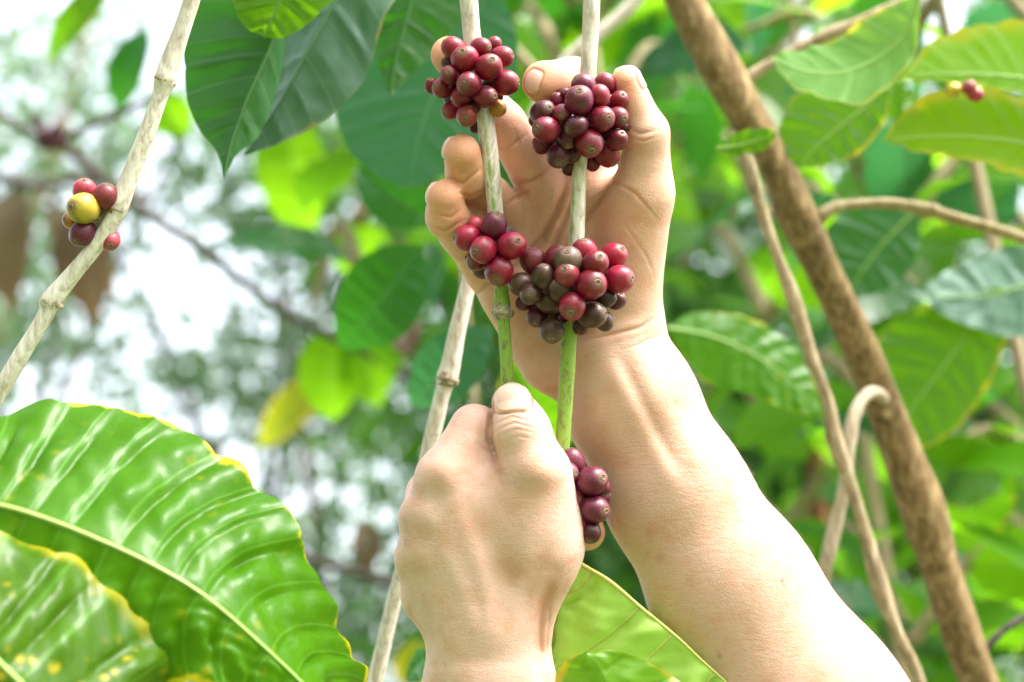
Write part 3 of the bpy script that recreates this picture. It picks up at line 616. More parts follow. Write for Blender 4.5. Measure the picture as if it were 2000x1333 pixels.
# --- left branch with six mixed berries
b3 = root('coffee_branch', 'pale slanting branch at the left with a yellow berry among its small bunch', 'branch', W((395, -90, 40)), GB)
ST3 = [(402, -90, 40, 32), (375, 0, 40, 33), (352, 70, 40, 35), (330, 130, 40, 40), (322, 158, 40, 44), (312, 190, 40, 32), (285, 265, 40, 32), (255, 340, 40, 34), (232, 402, 40, 38), (222, 425, 40, 31), (180, 490, 40, 31), (130, 550, 40, 33), (100, 590, 40, 40), (90, 615, 40, 31), (45, 690, 40, 31), (0, 765, 40, 32), (-60, 870, 40, 32)]
st3, q3 = stem('stem', ST3, M_stem, b3, lambda u, th: np.where(u > .60, .48, 0) * (.7 + .5 * np.sin(th)) + np.where((u > .35) & (u < .46), .45 * np.exp(-((np.mod(th - 5.6 + math.pi, 2 * math.pi) - math.pi) / .5) ** 2), 0), n=180, seed=5)
node_ring(b3, (322, 158, 40), (-.4, 1), 36, 5, (336, 160, 8)); node_ring(b3, (228, 408, 40), (-.5, 1), 32, 6, (234, 412, 9)); node_ring(b3, (99, 592, 40), (-.5, 1), 32, 7, (117, 592, 12))
F_ = [(368, 275, 50, (372, 235), 'k', 1.6), (458, 300, 55, (480, 250), 'c', 2.2), (362, 350, 62, (332, 350), 'y', 3), (315, 400, 40, (292, 400), 'o', 1.5), (358, 455, 54, (340, 492), 'p', 2.3), (473, 485, 46, (490, 510), 'k', 1)]
cherries(b3, crop(F_, 0, 250, .45), (192, 422, 26), (58, 62, 34), 6, 0)
for sx, sy, ex, ey, ez in ((176, 382, 226, 405, 10), (206, 394, 228, 408, 8), (172, 408, 226, 412, 14), (160, 432, 224, 414, 8), (176, 448, 224, 418, 12), (206, 462, 222, 424, -8)):
    tube('stalk', W(spline([(sx, sy, 34), ((sx + ex) / 2, (sy + ey) / 2 + 3, 32 + ez * .3), (ex, ey, 40)], 8)), np.linspace(7, 5, 8) * S * .9, M_node, b3, 8)
# --- pale branch behind the lower hand
b4 = root('coffee_branch', 'bare pale branch, out of focus, passing behind the lower fist', 'branch', W((930, 480, zd(.72))), GB)
k4 = .59 / .72; z4 = zd(.675)
ST4 = [(955, 380, z4, 28), (930, 480, z4, 28), (912, 565, z4, 30), (893, 650, z4, 32), (880, 715, z4, 38), (873, 740, z4, 42), (866, 765, z4, 31), (845, 850, z4, 31), (825, 940, z4, 31), (800, 1060, z4, 31), (768, 1180, z4, 31), (740, 1300, z4, 32), (705, 1440, z4, 32)]
stem('stem', ST4, M_stem, b4, n=120, seed=6)
node_ring(b4, (873, 740, z4), (-.2, 1), 36, 9, (893, 748, 7))

# ------------------------------------------------------------------ leaves
def leaf_surface(name, M, L, Rr, mat, parent, nv=12, nu=60, nw=9, quilt=.0, wave=.0, curve=.18, rib=.0, seed=0, origin=None, ribname='midrib', ribmat=None, shift=0.0, side_ribs=0):
    """M, L, Rr: world polylines (base to tip) of the midrib and both edges; equal parameters are joined by a side vein"""
    M = spline(M, nu); L = spline(L, nu * 3); Rr = spline(Rr, nu * 3); uu = np.linspace(0, 1, nu); u3 = np.linspace(0, 1, nu * 3); uw = np.clip(uu + shift * np.sin(math.pi * uu), 0, 1)
    L = np.stack([np.interp(uw, u3, L[:, k]) for k in range(3)], 1); Rr = np.stack([np.interp(uw, u3, Rr[:, k]) for k in range(3)], 1); T = np.gradient(M, axis=0); T /= np.linalg.norm(T, axis=1)[:, None] + 1e-9
    u = np.linspace(0, 1, nu); r = np.random.default_rng(seed); ph = r.uniform(0, 6, 4); cols = []; vs = np.linspace(-1, 1, 2 * nw + 1)
    ur = u + (.22 / nv) * np.sin(u * 23 + ph[0]) * np.sin(math.pi * u); aq = 1 + .35 * np.sin(u * 31 + ph[1]) + .2 * np.sin(u * 57 + ph[2]); side = (Rr - L); N = np.cross(side, T); N /= np.linalg.norm(N, axis=1)[:, None] + 1e-9
    N[0] = N[1]; N[-1] = N[-2]
    sz = np.linalg.norm(M[-1] - M[0])
    for v in vs:
        E = Rr if v > 0 else L; a = abs(v); al = ((E - M) * T).sum(1)[:, None] * T
        p = M + (E - M) * a - al * curve * 4 * a * (1 - a) * .5
        q = quilt * aq * (np.abs(np.sin(math.pi * nv * (ur + .012 * np.sign(v)))) ** .6 - .5) * np.sin(math.pi * min(1, a * 1.02)) ** .6 * (a > 0) * (.4 + .6 * np.sin(math.pi * np.clip(u, .04, .96)))
        q = q * (1 + .45 * np.sin(a * 11 + 3 * np.sin(u * 17 + ph[3]))) + quilt * .16 * np.sin(a * 23 + u * 61) * np.sin(u * 47 + a * 5 + ph[0]) * min(1, a * 4) * np.sin(math.pi * u)
        w = wave * a ** 3 * (np.sin(2 * math.pi * nv * u * .5 + ph[0] + (0 if v > 0 else 2)) + .7 * np.sin(2 * math.pi * nv * u * 1.03 + ph[1]))
        p = p + N * (q + w)[:, None] + (E - M) * (a ** 5 * (wave * 26) * (np.abs(np.sin(math.pi * nv * ur)) ** .7 - .5) * aq * np.sin(math.pi * u) ** .5)[:, None]
        cols.append(p)
    V = np.stack(cols, 1); nvv = V.shape[1]; F = grid_faces(nu, nvv)
    uv = np.stack([np.repeat(ur, nvv), np.tile((vs + 1) / 2, nu)], 1)
    o = mesh(name, V.reshape(-1, 3), F, mat, parent, uv=uv, origin=M[0])
    if rib > 0:
        P = V[:, nw, :]; rr = rib * (1 - .75 * u); Vt, Ft, tri = tube_geo(P, rr, 8)
        Ft = [tuple(f) for f in Ft] + [tuple(t[:3]) for t in tri]
        for kk in range(1, nv) if side_ribs else ():
            i = int(np.argmin(np.abs(ur - kk / nv)))
            for sg in (-1, 1):
                Pk = np.array([V[i, nw + sg * j] for j in range(nw)]); Va, Fa, ta = tube_geo(Pk, np.linspace(.55, .12, nw) * rib, 6); o_ = len(Vt)
                Vt = np.vstack([Vt, Va]); Ft += [tuple(x + o_ for x in f) for f in Fa] + [tuple(x + o_ for x in t[:3]) for t in ta]
        m2 = mesh(ribname, Vt, Ft, ribmat or M_rib, None, origin=M[0]); m2.parent = o; m2.location = (0, 0, 0)
    return o
def flat_mat(name, c, rough=.4):
    m, nt, b = newmat(name); g = G(nt); tc = g.n('ShaderNodeTexCoord').outputs['Object']
    g.l(g.mix(g.noise(60, 3, tc), c, tuple(x * .7 for x in c)), b.inputs['Base Color']); b.inputs['Roughness'].default_value = rough; return m
M_rib = flat_mat('midrib_green', (.30, .48, .10)); M_ribp = flat_mat('midrib_pale', (.62, .62, .16)); M_ribd = flat_mat('midrib_dark', (.12, .28, .10))
def leaf_px(name, parent, Mp, Lp, Rp, mat, **k):
    return leaf_surface(name, W(np.array(Mp, float)), W(np.array(Lp, float)), W(np.array(Rp, float)), mat, parent, **k)
def leaf_free(name, parent, base, tip, width, mat, roll=0.0, droop=.15, fold=.25, seed=0, **k):
    """a leaf from base to tip (world); roll turns it about its length; droop bends it; fold lifts both halves"""
    base = np.array(base, float); tip = np.array(tip, float); ax = tip - base; Ln = np.linalg.norm(ax); ax /= Ln
    n0 = -FWD - ax * (-FWD @ ax); n0 /= np.linalg.norm(n0); s0 = np.cross(ax, n0)
    n = n0 * math.cos(roll) + s0 * math.sin(roll); s = np.cross(ax, n); r = np.random.default_rng(seed)
    u = np.linspace(0, 1, 14); bend = droop * Ln * 4 * u * (1 - u)
    side = r.normal() * .05 * Ln
    Mc = base + ax * (u * Ln)[:, None] + n * bend[:, None] + s * (side * np.sin(math.pi * u))[:, None]
    u2 = np.clip(u + .11 * np.sin(math.pi * u), 0, 1)
    prof = np.sin(math.pi * np.clip(u2 * 1.06, 0, 1) ** .85) ** .8 * (1 - .0 * u2); prof = np.where(u2 > .9, np.maximum(prof, (1 - u2) * .35), prof); prof[0] = 0.0; prof[-1] = 0
    hw = width * .5 * prof; cen = base + ax * (u2 * Ln)[:, None] + n * (droop * Ln * 4 * u2 * (1 - u2))[:, None] + s * (side * np.sin(math.pi * u2))[:, None]
    cf, sf = math.cos(fold), math.sin(fold)
    wv = width * .03 * np.sin(u * 9 + r.uniform(0, 6)); 
    Lc = cen - s * (hw * cf)[:, None] + n * (hw * sf + wv)[:, None]; Rc = cen + s * (hw * cf)[:, None] + n * (hw * sf - wv)[:, None]
    return leaf_surface(name, Mc, Lc, Rc, mat, parent, seed=seed, **k)

# foreground: two big glossy leaves, bottom left
zf = zd(.51); zg = zd(.46)
f1 = root('coffee_branch', 'leafy shoot at bottom left whose big glossy leaf has wavy yellow edges', 'leaf', W((-330, 1000, zf)), 'big leaves in the foreground')
def Z(pts, z0, dz=None): return [(x, y, z0 + (0 if len(r) == 0 else r[0])) for x, y, *r in pts]
Mf = Z([(-300, 960), (-150, 962, 10), (0, 988, 20), (100, 1018, 25), (200, 1058, 28), (300, 1105, 28), (400, 1165, 22), (500, 1250, 10), (590, 1335, -5), (680, 1430, -30), (760, 1530, -60)], zf)
Lf = Z([(-300, 960), (-230, 870, -20), (-100, 815, -40), (0, 815, -50), (60, 793, -55), (170, 787, -60), (260, 806, -62), (360, 842, -60), (450, 900, -58), (505, 955, -55), (560, 990, -50), (582, 1040, -50), (598, 1095, -50), (640, 1150, -55), (655, 1210, -60), (690, 1270, -66), (715, 1330, -75), (745, 1430, -80), (760, 1530, -60)], zf)
Lf = [(x, y, zf + (z - zf) * 3.6) for x, y, z in Lf]
Rf = Z([(-300, 960), (-260, 1100, 40), (-120, 1200, 55), (20, 1290, 60), (120, 1330, 60), (260, 1340, 50), (360, 1335, 45), (430, 1350, 40), (520, 1420, 20), (620, 1490, -10), (760, 1530, -60)], zf)
lf1 = leaf_px('leaf', f1, Mf, Lf, Rf, ML_big, nv=17, nu=260, nw=26, quilt=.0042, shift=.07, curve=.7, wave=.0016, rib=.0014, seed=3)
stem('petiole', [(-420, 985, zf, 22), (-360, 970, zf, 18), (-298, 960, zf, 15)], M_rib, f1, ns=10, n=12)
f2 = root('coffee_branch', 'nearer leafy shoot in the bottom left corner, its leaf mottled yellow and ochre', 'leaf', W((-420, 1200, zg)), 'big leaves in the foreground')
Mg = Z([(-380, 1150), (-200, 1190, 20), (-60, 1250, 28), (20, 1315, 28), (100, 1400, 20), (200, 1520, 0), (300, 1640, -30)], zg)
Lg = Z([(-380, 1150), (-300, 1050, -20), (-120, 1010, -40), (0, 1048, -48), (80, 1068, -50), (130, 1080, -50), (180, 1115, -50), (190, 1150, -50), (240, 1170, -52), (290, 1215, -55), (335, 1260, -58), (330, 1300, -60), (350, 1340, -65), (380, 1450, -60), (300, 1640, -30)], zg)
Lg = [(x, y, zg + (z - zg) * 3.6) for x, y, z in Lg]
Rg = Z([(-380, 1150), (-420, 1300, 30), (-300, 1450, 50), (-120, 1560, 50), (100, 1640, 20), (300, 1640, -30)], zg)
leaf_px('leaf', f2, Mg, Lg, Rg, leaf_mat('mottled_leaf', (.075, .165, .002), (.10, .2, .03), (.15, .27, .002), 9, .12, .7, vein=(.16, .36, .04), rough=.34, tw=.42, edgec=(.36, .30, .012), gloss=.12), nv=10, nu=170, nw=20, quilt=.0050, wave=.002, rib=.0014, seed=8)
stem('petiole', [(-480, 1135, zg, 22), (-430, 1140, zg, 18), (-378, 1150, zg, 15)], M_rib, f2, ns=10, n=12)
# bottom centre: leaf hanging from the gripped branch, seen from below, and a bright leaf before it
zh = -30
b5 = root('coffee_branch', 'folded leaf showing its pale veined underside between the two arms', 'leaf', W((1080, 1090, zh)), 'leaves between the arms')
Mh = Z([(1085, 1060, -40), (1135, 1102, -30), (1190, 1135, -10), (1255, 1190, 0), (1320, 1243, 6), (1370, 1290, 6), (1420, 1335, 4), (1520, 1430, -10), (1600, 1520, -30)], zh)
Lh = Z([(1085, 1060, -40), (1070, 1150, -50), (1068, 1230, -55), (1075, 1330, -50), (1120, 1400, -45), (1200, 1460, -40), (1300, 1500, -40), (1450, 1530, -40), (1600, 1520, -30)], zh)
Rh = Z([(1085, 1060, -40), (1120, 1092, -62), (1180, 1128, -80), (1250, 1186, -90), (1315, 1240, -90), (1368, 1288, -90), (1420, 1336, -85), (1525, 1432, -70), (1600, 1520, -30)], zh)
leaf_px('leaf', b5, Mh, Lh, Rh, ML_under, nv=7, nu=120, nw=20, quilt=-.0075, wave=.0012, rib=.0011, seed=4, ribmat=M_ribp, curve=.5, side_ribs=1)
b6 = root('coffee_branch', 'bright green leaf tip with yellow rim rising from the bottom edge under the fist', 'leaf', W((1240, 1560, 60)), 'leaves between the arms')
Mi = Z([(1240, 1560, 0), (1225, 1480, 5), (1205, 1400, 5), (1180, 1330, 0), (1160, 1290, -8), (1145, 1275, -14)], 55)
Li = Z([(1240, 1560, 0), (1150, 1500, -20), (1085, 1420, -28), (1078, 1350, -30), (1095, 1305, -26), (1120, 1280, -20), (1145, 1275, -14)], 55)
Ri = Z([(1240, 1560, 0), (1360, 1500, -20), (1370, 1400, -25), (1330, 1335, -28), (1260, 1292, -26), (1195, 1270, -20), (1145, 1275, -14)], 55)
leaf_px('leaf', b6, Mi, Li, Ri, leaf_mat('leaf_tip', (.18, .48, .01), (.12, .32, .03), (.35, .75, .01), 6, .16, .8, vein=(.10, .33, .02), rough=.35, tw=.4), nv=6, nu=80, nw=14, quilt=.0015, wave=.001, rib=.0, seed=5)
# --- hanging leaves, top left
t1 = root('coffee_branch', 'cluster of dark glossy leaves hanging from above, left of the palm', 'leaves', W((560, -260, zd(.68))), 'hanging leaf clusters')
za = zd(.665)
k_ = dict(nu=90, nw=12, quilt=.0026, shift=.09, wave=.0006, rib=.0007, ribmat=M_ribd)
leaf_px('leaf', t1, Z([(590, -180), (570, -60, 10), (545, 40, 15), (520, 110, 15), (480, 200, 12), (452, 280, 5), (437, 348, 0)], za), Z([(590, -180), (470, -110, -40), (385, -30, -60), (362, 70, -65), (362, 150, -60), (368, 205, -55), (395, 260, -45), (425, 300, -20), (437, 348, 0)], za), Z([(590, -180), (620, -80, -60), (590, 10, -80), (562, 70, -80), (545, 160, -75), (522, 230, -60), (498, 275, -45), (460, 305, -15), (437, 348, 0)], za), ML_dark, nv=9, seed=11, **k_)
zb = zd(.70)
leaf_px('leaf', t1, Z([(800, -260), (730, -130, 10), (655, 0, 10), (595, 110, 10), (545, 200, 5), (505, 260, 0), (478, 302, 0)], zb), Z([(800, -260), (660, -200, -60), (590, -60, -90), (560, 40, -95), (540, 120, -90), (515, 200, -70), (490, 270, -30), (478, 302, 0)], zb), Z([(800, -260), (840, -140, -20), (790, -30, -10), (755, 30, 0), (725, 120, 0), (700, 170, 0), (650, 225, 0), (590, 260, 0), (540, 285, 0), (478, 302, 0)], zb), ML_grey, nv=8, seed=12, **k_)
leaf_px('leaf', t1, Z([(600, -160), (575, -80), (550, -10), (530, 40), (515, 72)], za + 60), Z([(600, -160), (500, -110), (455, -40), (460, 20), (482, 55), (515, 72)], za + 60), Z([(600, -160), (690, -90), (665, -20), (620, 30), (580, 62), (545, 76), (515, 72)], za + 60), ML_bright, nv=7, seed=13, **k_)
leaf_px('leaf', t1, Z([(860, -180), (830, -80), (800, 20), (775, 110), (762, 190)], zd(.76)), Z([(860, -180), (760, -120, -30), (725, -20, -40), (722, 60, -40), (738, 130, -20), (762, 190)], zd(.76)), Z([(860, -180), (940, -90, -30), (905, 20, -40), (860, 90, -40), (805, 145, -20), (762, 190)], zd(.76)), ML_dark, nv=8, seed=14, **k_)
leaf_px('leaf', t1, Z([(960, -60), (920, 60), (850, 180), (815, 280), (800, 370)], zd(.88)), Z([(960, -60), (820, 20), (690, 120), (655, 200), (680, 290), (740, 345), (800, 370)], zd(.88)), Z([(960, -60), (1010, 80), (990, 220), (940, 300), (870, 340), (800, 370)], zd(.88)), ML_teal, nv=9, seed=15, **k_)
stem('stem', [(560, -330, zd(.69), 26), (640, -250, zd(.69), 24), (800, -250, zd(.70), 22), (1000, -300, zd(.72), 22)], M_stem, t1, n=40)
for q in ([(590, -180, za, 8), (610, -262, zd(.69), 10)], [(800, -258, zb, 10), (815, -262, zd(.70), 10)], [(600, -160, za + 60, 8), (650, -255, zd(.69), 9)], [(860, -180, zd(.76), 8), (900, -275, zd(.83), 9)], [(960, -60, zd(.88), 7), (980, -298, zd(.72), 9)]):
    stem('petiole', q, M_rib, t1, ns=8, n=8)
print('near', round(time.time() - T00, 1))
# ------------------------------------------------------------------ ground, out of view, added for the light it bounces
gm, nt, b = newmat('grass_ground'); g = G(nt); tc = g.n('ShaderNodeTexCoord').outputs['Object']
g.l(g.ramp(g.noise(1.5, 8, tc, .7), [(.35, (.05, .10, .02)), (.55, (.10, .13, .04)), (.75, (.20, .15, .08))]), b.inputs['Base Color']); b.inputs['Roughness'].default_value = .9
gv = [(-200, -200, 0), (200, -200, 0), (200, 200, 0), (-200, 200, 0)]
gr = mesh('ground', gv, [(0, 1, 2, 3)], gm, smooth=False); tag(gr, kind='structure')
# ------------------------------------------------------------------ leaf prototypes for the plants behind
def proto(seed, mat, nv=11, droop=.10, fold=.25, wave=.010, width=.42):
    o = leaf_free('leaf', None, (0, 0, 0), (0, 1, 0), width, mat, roll=math.pi, droop=droop, fold=fold, seed=seed, nv=nv, nu=44, nw=6, quilt=.006, wave=wave * .8); d = o.data; bpy.data.objects.remove(o); return d
MATS = [ML_mid, ML_dark, ML_lime, ML_teal]
PR = {m.name: [proto(20 + i * 5 + j, m, droop=.05 + .06 * j, fold=.1 + .12 * j) for j in range(3)] for i, m in enumerate(MATS + [ML_yel, ML_brown, ML_bright])}
def place_leaf(parent, base, dirv, nrm, length, matname, r):
    y = Vector(dirv).normalized(); z = Vector(nrm); z = (z - y * z.dot(y)).normalized(); x = y.cross(z)
    o = bpy.data.objects.new('leaf', PR[matname][int(r.integers(3))]); col.objects.link(o); o.parent = parent
    M = Matrix((x, y, z)).transposed().to_4x4(); o.rotation_mode = 'QUATERNION'; o.rotation_quaternion = M.to_quaternion()
    o.location = Vector(base) - parent.location; w = r.uniform(.85, 1.15); o.scale = (length * w, length, length)
    return o
def wtube(name, P, rad, mat, parent, ns=10, seed=0):
    P = np.array(P, float); pr = spline(np.hstack([P, np.array(rad, float)[:, None]]), max(20, len(P) * 8)); r = np.random.default_rng(seed); k = r.uniform(0, 6, 3)
    return tube(name, pr[:, :3], pr[:, 3], mat, parent, ns, lambda u, th: 1 + .05 * np.sin(2 * th + k[0] + 7 * u) + .05 * np.sin(u * 37 + k[1]) + .04 * np.sin(4 * th + u * 23 + k[2]))
def leafy_branch(parent, P, r0, mat, names, r, size=(.13, .20), gap=.06, start=.15, down=.55, facing=.5, maxn=99):
    """tube along world points with opposite pairs of leaves hanging from it"""
    P = np.array(P, float); wtube('branch', P, np.linspace(r0, r0 * .45, len(P)), mat, parent, 10, int(r.integers(99)))
    q = spline(P, 200); L = np.r_[0, np.cumsum(np.linalg.norm(np.diff(q, axis=0), axis=1))]; n = 0; s = L[-1] * start
    while s < L[-1] and n < maxn:
        i = int(np.searchsorted(L, s)); i = min(i, 198); T = q[i + 1] - q[i]; T /= np.linalg.norm(T) + 1e-9
        sd = np.cross(T, [0, 0, 1.0]); sd /= np.linalg.norm(sd) + 1e-9
        for sg in (-1, 1):
            if r.random() < .12: continue
            d = sd * sg * r.uniform(.5, 1) + T * r.uniform(.2, .6) + np.array([0, 0, -down * r.uniform(.5, 1.6)])
            nr = -FWD * facing + np.array([r.normal() * .45, r.normal() * .3, .8 + r.normal() * .3])
            place_leaf(parent, q[i], d, nr, r.uniform(*size), names[int(r.integers(len(names)))], r); n += 1
        s += gap * r.uniform(.7, 1.4)
    return n
# ------------------------------------------------------------------ coffee tree on the right: thick leaning trunk, branches, big leaves
dT = 0.86
def px(pts, d=dT): return [Wd(x, y, d + (q[0] if q else 0)) for x, y, *q in pts]
def pr_(w, d=dT): return w * .5 * d / FX
t2 = root('coffee_tree', 'coffee tree with thick brown leaning trunk crossing the right side', 'tree', Wd(2060, 1700, dT), 'coffee trees behind the hands')
trunk_pts = [(2300, 2300), (2060, 1700), (1950, 1440), (1905, 1316), (1868, 1210), (1835, 1106), (1804, 1000), (1765, 896), (1715, 764), (1680, 682), (1607, 525), (1556, 420), (1512, 315), (1421, 158), (1335, 0), (1240, -180), (1180, -330)]
wtube('trunk', px(trunk_pts), [pr_(w) for w in (108, 96, 82, 72, 78, 74, 84, 74, 72, 80, 70, 78, 70, 82, 72, 70, 66)], M_trunk, t2, 20, 3)
for pts, ws, mt in (([(1450, 160), (1500, 128), (1560, 95), (1625, 65), (1690, 38), (1800, -15), (1900, -60)], (26, 22, 20, 26, 20, 20, 18), M_twig),
                    ([(1600, 425), (1640, 403), (1740, 398), (1825, 414), (1835, 418), (1930, 445), (2020, 475), (2200, 560)], (30, 22, 21, 30, 24, 22, 22, 22), M_twig),
                    ([(1732, 800, .0), (1722, 776, -.010), (1706, 766, -.022), (1686, 778, -.035), (1668, 812, -.045), (1658, 870, -.05), (1650, 950, -.05), (1628, 1040, -.05), (1612, 1110, -.05), (1580, 1250, -.04)], (28, 28, 24, 23, 24, 24, 25, 27, 28, 28), M_lt),
                    ([(1925, 1265), (1960, 1232), (2010, 1200), (2100, 1150)], (16, 13, 12, 11), M_twigd)):
    wtube('branch', px(pts), [pr_(w) for w in ws], mt, t2, 12, len(pts))
ZR = zd(1.1)
def big(parent, M, L, Rr, mat, seed, nv=9, d=1.1, q=.0018, **k):
    z = zd(d); leaf_px('leaf', parent, Z(M, z), Z(L, z), Z(Rr, z), mat, nv=nv, nu=90, nw=12, quilt=q, shift=.08, wave=.001, rib=.0010, seed=seed, **k)
# the two yellow-green leaves at the right edge
big(t2, [(2250, 210), (2100, 165), (1980, 150), (1880, 145), (1800, 148), (1755, 160)], [(2250, 210, 0), (2150, 60, -60), (2050, 45, -90), (1960, 42, -100), (1880, 58, -100), (1815, 85, -80), (1755, 160, 0)], [(2250, 210, 0), (2120, 215, 30), (1980, 180, 30), (1880, 165, 20), (1800, 158, 10), (1755, 160)], ML_lime, 31, 12, .82)
big(t2, [(2300, 420), (2150, 330), (2020, 285), (1900, 268), (1800, 268), (1722, 275)], [(2300, 420), (2170, 240, -60), (2050, 205, -90), (1930, 175, -100), (1830, 180, -90), (1770, 215, -60), (1722, 275)], [(2300, 420), (2150, 400, 40), (2000, 345, 50), (1900, 315, 40), (1800, 298, 20), (1722, 275)], ML_lime, 32, 12, .82)
# curled leaf with scalloped yellow rim near the trunk, and the darker one under it
big(t2, [(1800, -20), (1770, 60), (1720, 110), (1650, 140), (1580, 140), (1505, 115)], [(1800, -20), (1700, 30, -60), (1640, 70, -90), (1580, 95, -90), (1530, 100, -40), (1505, 115)], [(1800, -20), (1790, 90, 60), (1750, 160, 90), (1690, 200, 100), (1610, 195, 80), (1540, 160, 30), (1505, 115)], leaf_mat('curled_leaf', (.09, .25, .05), (.14, .30, .07), (.22, .45, .06), 7, .12, .3, rough=.5, tw=.5, edgec=(.75, .70, .10), gloss=0), 33, 7, .78, .001)
big(t2, [(1745, 150), (1700, 200), (1650, 240), (1590, 290), (1560, 330)], [(1745, 150), (1640, 165, -20), (1560, 185, -30), (1525, 240, -30), (1530, 290, -20), (1560, 330)], [(1745, 150), (1730, 230, 20), (1690, 290, 30), (1640, 315, 20), (1560, 330)], ML_mid, 34, 8, .85)
big(t2, [(1300, 640), (1400, 660), (1500, 710), (1570, 770), (1610, 815)], [(1300, 640), (1360, 610, -40), (1470, 625, -50), (1560, 690, -50), (1610, 815)], [(1300, 640), (1370, 740, 30), (1460, 770, 40), (1540, 800, 30), (1610, 815)], ML_mid, 35, 9, .95)
big(t2, [(1960, 560), (1900, 640), (1840, 720), (1780, 800), (1740, 880)], [(1960, 560), (1840, 590, -30), (1740, 640, -40), (1690, 730, -40), (1740, 880)], [(1960, 560), (1960, 680, 20), (1900, 800, 30), (1820, 870, 20), (1740, 880)], ML_mid, 36, 9, 1.0)
big(t2, [(1800, 400), (1740, 460), (1690, 520), (1650, 590)], [(1800, 400), (1700, 400, -20), (1620, 440, -30), (1610, 520, -20), (1650, 590)], [(1800, 400), (1790, 500, 20), (1740, 560, 20), (1650, 590)], ML_dark, 37, 7, 1.05)
big(t2, [(2150, 520), (2000, 560), (1900, 580), (1780, 575)], [(2150, 520), (2020, 480, -30), (1900, 500, -50), (1780, 575)], [(2150, 520), (2030, 650, 30), (1900, 640, 30), (1780, 575)], ML_grey, 38, 7, 1.0)
# mossy leaf scrap on the trunk and a few berries beside the lime leaf
cherries(t2, [(1862, 176, 13, None, 'y', 2), (1893, 172, 14, (1890, 165), 'k', 3), (1905, 185, 14, None, 'k', 2.4)], (1885, 178, zd(.80)), (30, 14, 20), 9, 0)
wtube('branch', px([(1430, 262, .06), (1448, 285, .03), (1462, 315), (1490, 420), (1520, 505), (1547, 577), (1581, 685), (1618, 790), (1630, 858), (1655, 927), (1686, 1027), (1722, 1158), (1750, 1230), (1790, 1316), (1850, 1500)], .80), [pr_(w, .80) for w in (22, 24, 26, 24, 24, 33, 24, 25, 33, 25, 24, 33, 24, 24, 22)], M_twig, t2, 12, 8)
rk = np.random.default_rng(5)
for (kx, ky, kr) in ((1470, 232, 20), (1590, 480, 17), (1648, 640, 15), (1725, 812, 16), (1790, 950, 15), (1880, 1235, 15), (1555, 395, 16), (1400, 95, 15)):   # knots where old branches stood
    a0 = np.array([kx, ky, .0]); dr = np.array([rk.choice([-1, 1]) * .8, -.5]) * kr
    wtube('knot', [Wd(kx - dr[0] * .8, ky - dr[1] * .8, dT - .002), Wd(kx, ky, dT - .006), Wd(kx + dr[0] * .5, ky + dr[1] * .5, dT - .010), Wd(kx + dr[0] * .65, ky + dr[1] * .65, dT - .011)], [pr_(kr * 2.4), pr_(kr * 2.1), pr_(kr * 1.5), pr_(kr * .6)], M_trunk, t2, 12, int(kx))
big(t2, [(1400, 290), (1440, 285), (1480, 275), (1520, 262)], [(1400, 290), (1430, 262), (1490, 250), (1520, 262)], [(1400, 290), (1440, 305), (1490, 295), (1520, 262)], ML_mid, 41, 5, .80, .001)
t4 = root('dead_tree_stem', 'rusty brown upright dead stem behind the arm', 'tree', Wd(1605, 1800, 1.9))
wtube('trunk', px([(1605, 1800), (1603, 1400), (1600, 1150), (1598, 1000), (1592, 860), (1570, 780), (1500, 730)], 1.9), [pr_(w, 1.9) for w in (44, 42, 38, 36, 34, 26, 14)], M_red, t4, 12, 9)
# ------------------------------------------------------------------ shrubs that fill the right and the top
def shrub(label, x0, d, branches, names, seed, size, trunkw=.013, group='leafy coffee shrubs behind'):
    r = np.random.default_rng(seed); top = Wd(x0, -250, d); base = np.array([top[0] + .1, top[1] + .05, 0.0])
    t = root('coffee_shrub', label, 'shrub', base, group)
    wtube('trunk', [base, base * .5 + top * .5 + np.array([.05, 0, 0]), top], [trunkw * .9, trunkw * .6, trunkw * .35], M_twig, t, 12, seed)
    tot = 0
    for (xs, ys, xe, ye, dz) in branches:
        a = Wd(xs, ys, d); e = Wd(xe, ye, d + dz); m = (a + e) / 2 + np.array([0, 0, .05 * d])
        if tot < 92: tot += leafy_branch(t, [a, m, e], .006 * d, M_twig, names, r, size, .058 * d, .05, maxn=98 - tot)
    return t
nm = [m.name for m in MATS]; nm[2] = ML_bright.name
shrub('bushy coffee shrub with mixed green leaves behind the thick trunk', 1780, 1.2, [(1780, 60, 2150, -60, -.1), (1780, 250, 1450, 60, .1), (1780, 420, 2100, 330, .1), (1780, 560, 1420, 420, .15), (1780, 760, 2080, 640, 0), (1780, 900, 1500, 760, .2), (1780, 1050, 2060, 900, .1), (1780, 1250, 2120, 1150, .1), (1780, 1250, 1560, 1080, .1)], [nm[0], nm[0], nm[1], nm[3], nm[2]], 51, (.10, .17))
shrub('dense coffee shrub further back showing between the right arm and the trunk', 1500, 1.7, [(1500, 0, 1250, -60, 0), (1500, 120, 1800, 0, 0), (1500, 250, 1240, 120, .2), (1500, 420, 1300, 300, .2), (1500, 620, 1330, 520, .2), (1500, 620, 1780, 520, 0), (1500, 850, 1380, 760, .2), (1500, 850, 1760, 800, 0), (1500, 1100, 1780, 1000, 0)], [nm[0], nm[0], nm[1], nm[1], nm[2]], 52, (.12, .21))
shrub('coffee shrub at the right edge with hanging bright leaves', 2080, 1.45, [(2080, 120, 1780, 20, 0), (2080, 330, 1800, 260, .2), (2080, 520, 1780, 450, .2), (2080, 760, 1800, 640, .2), (2080, 950, 1780, 850, .2), (2080, 1150, 1820, 1050, .2), (2080, 1300, 1850, 1260, .1)], [nm[0], nm[0], nm[2], nm[3]], 53, (.12, .2))
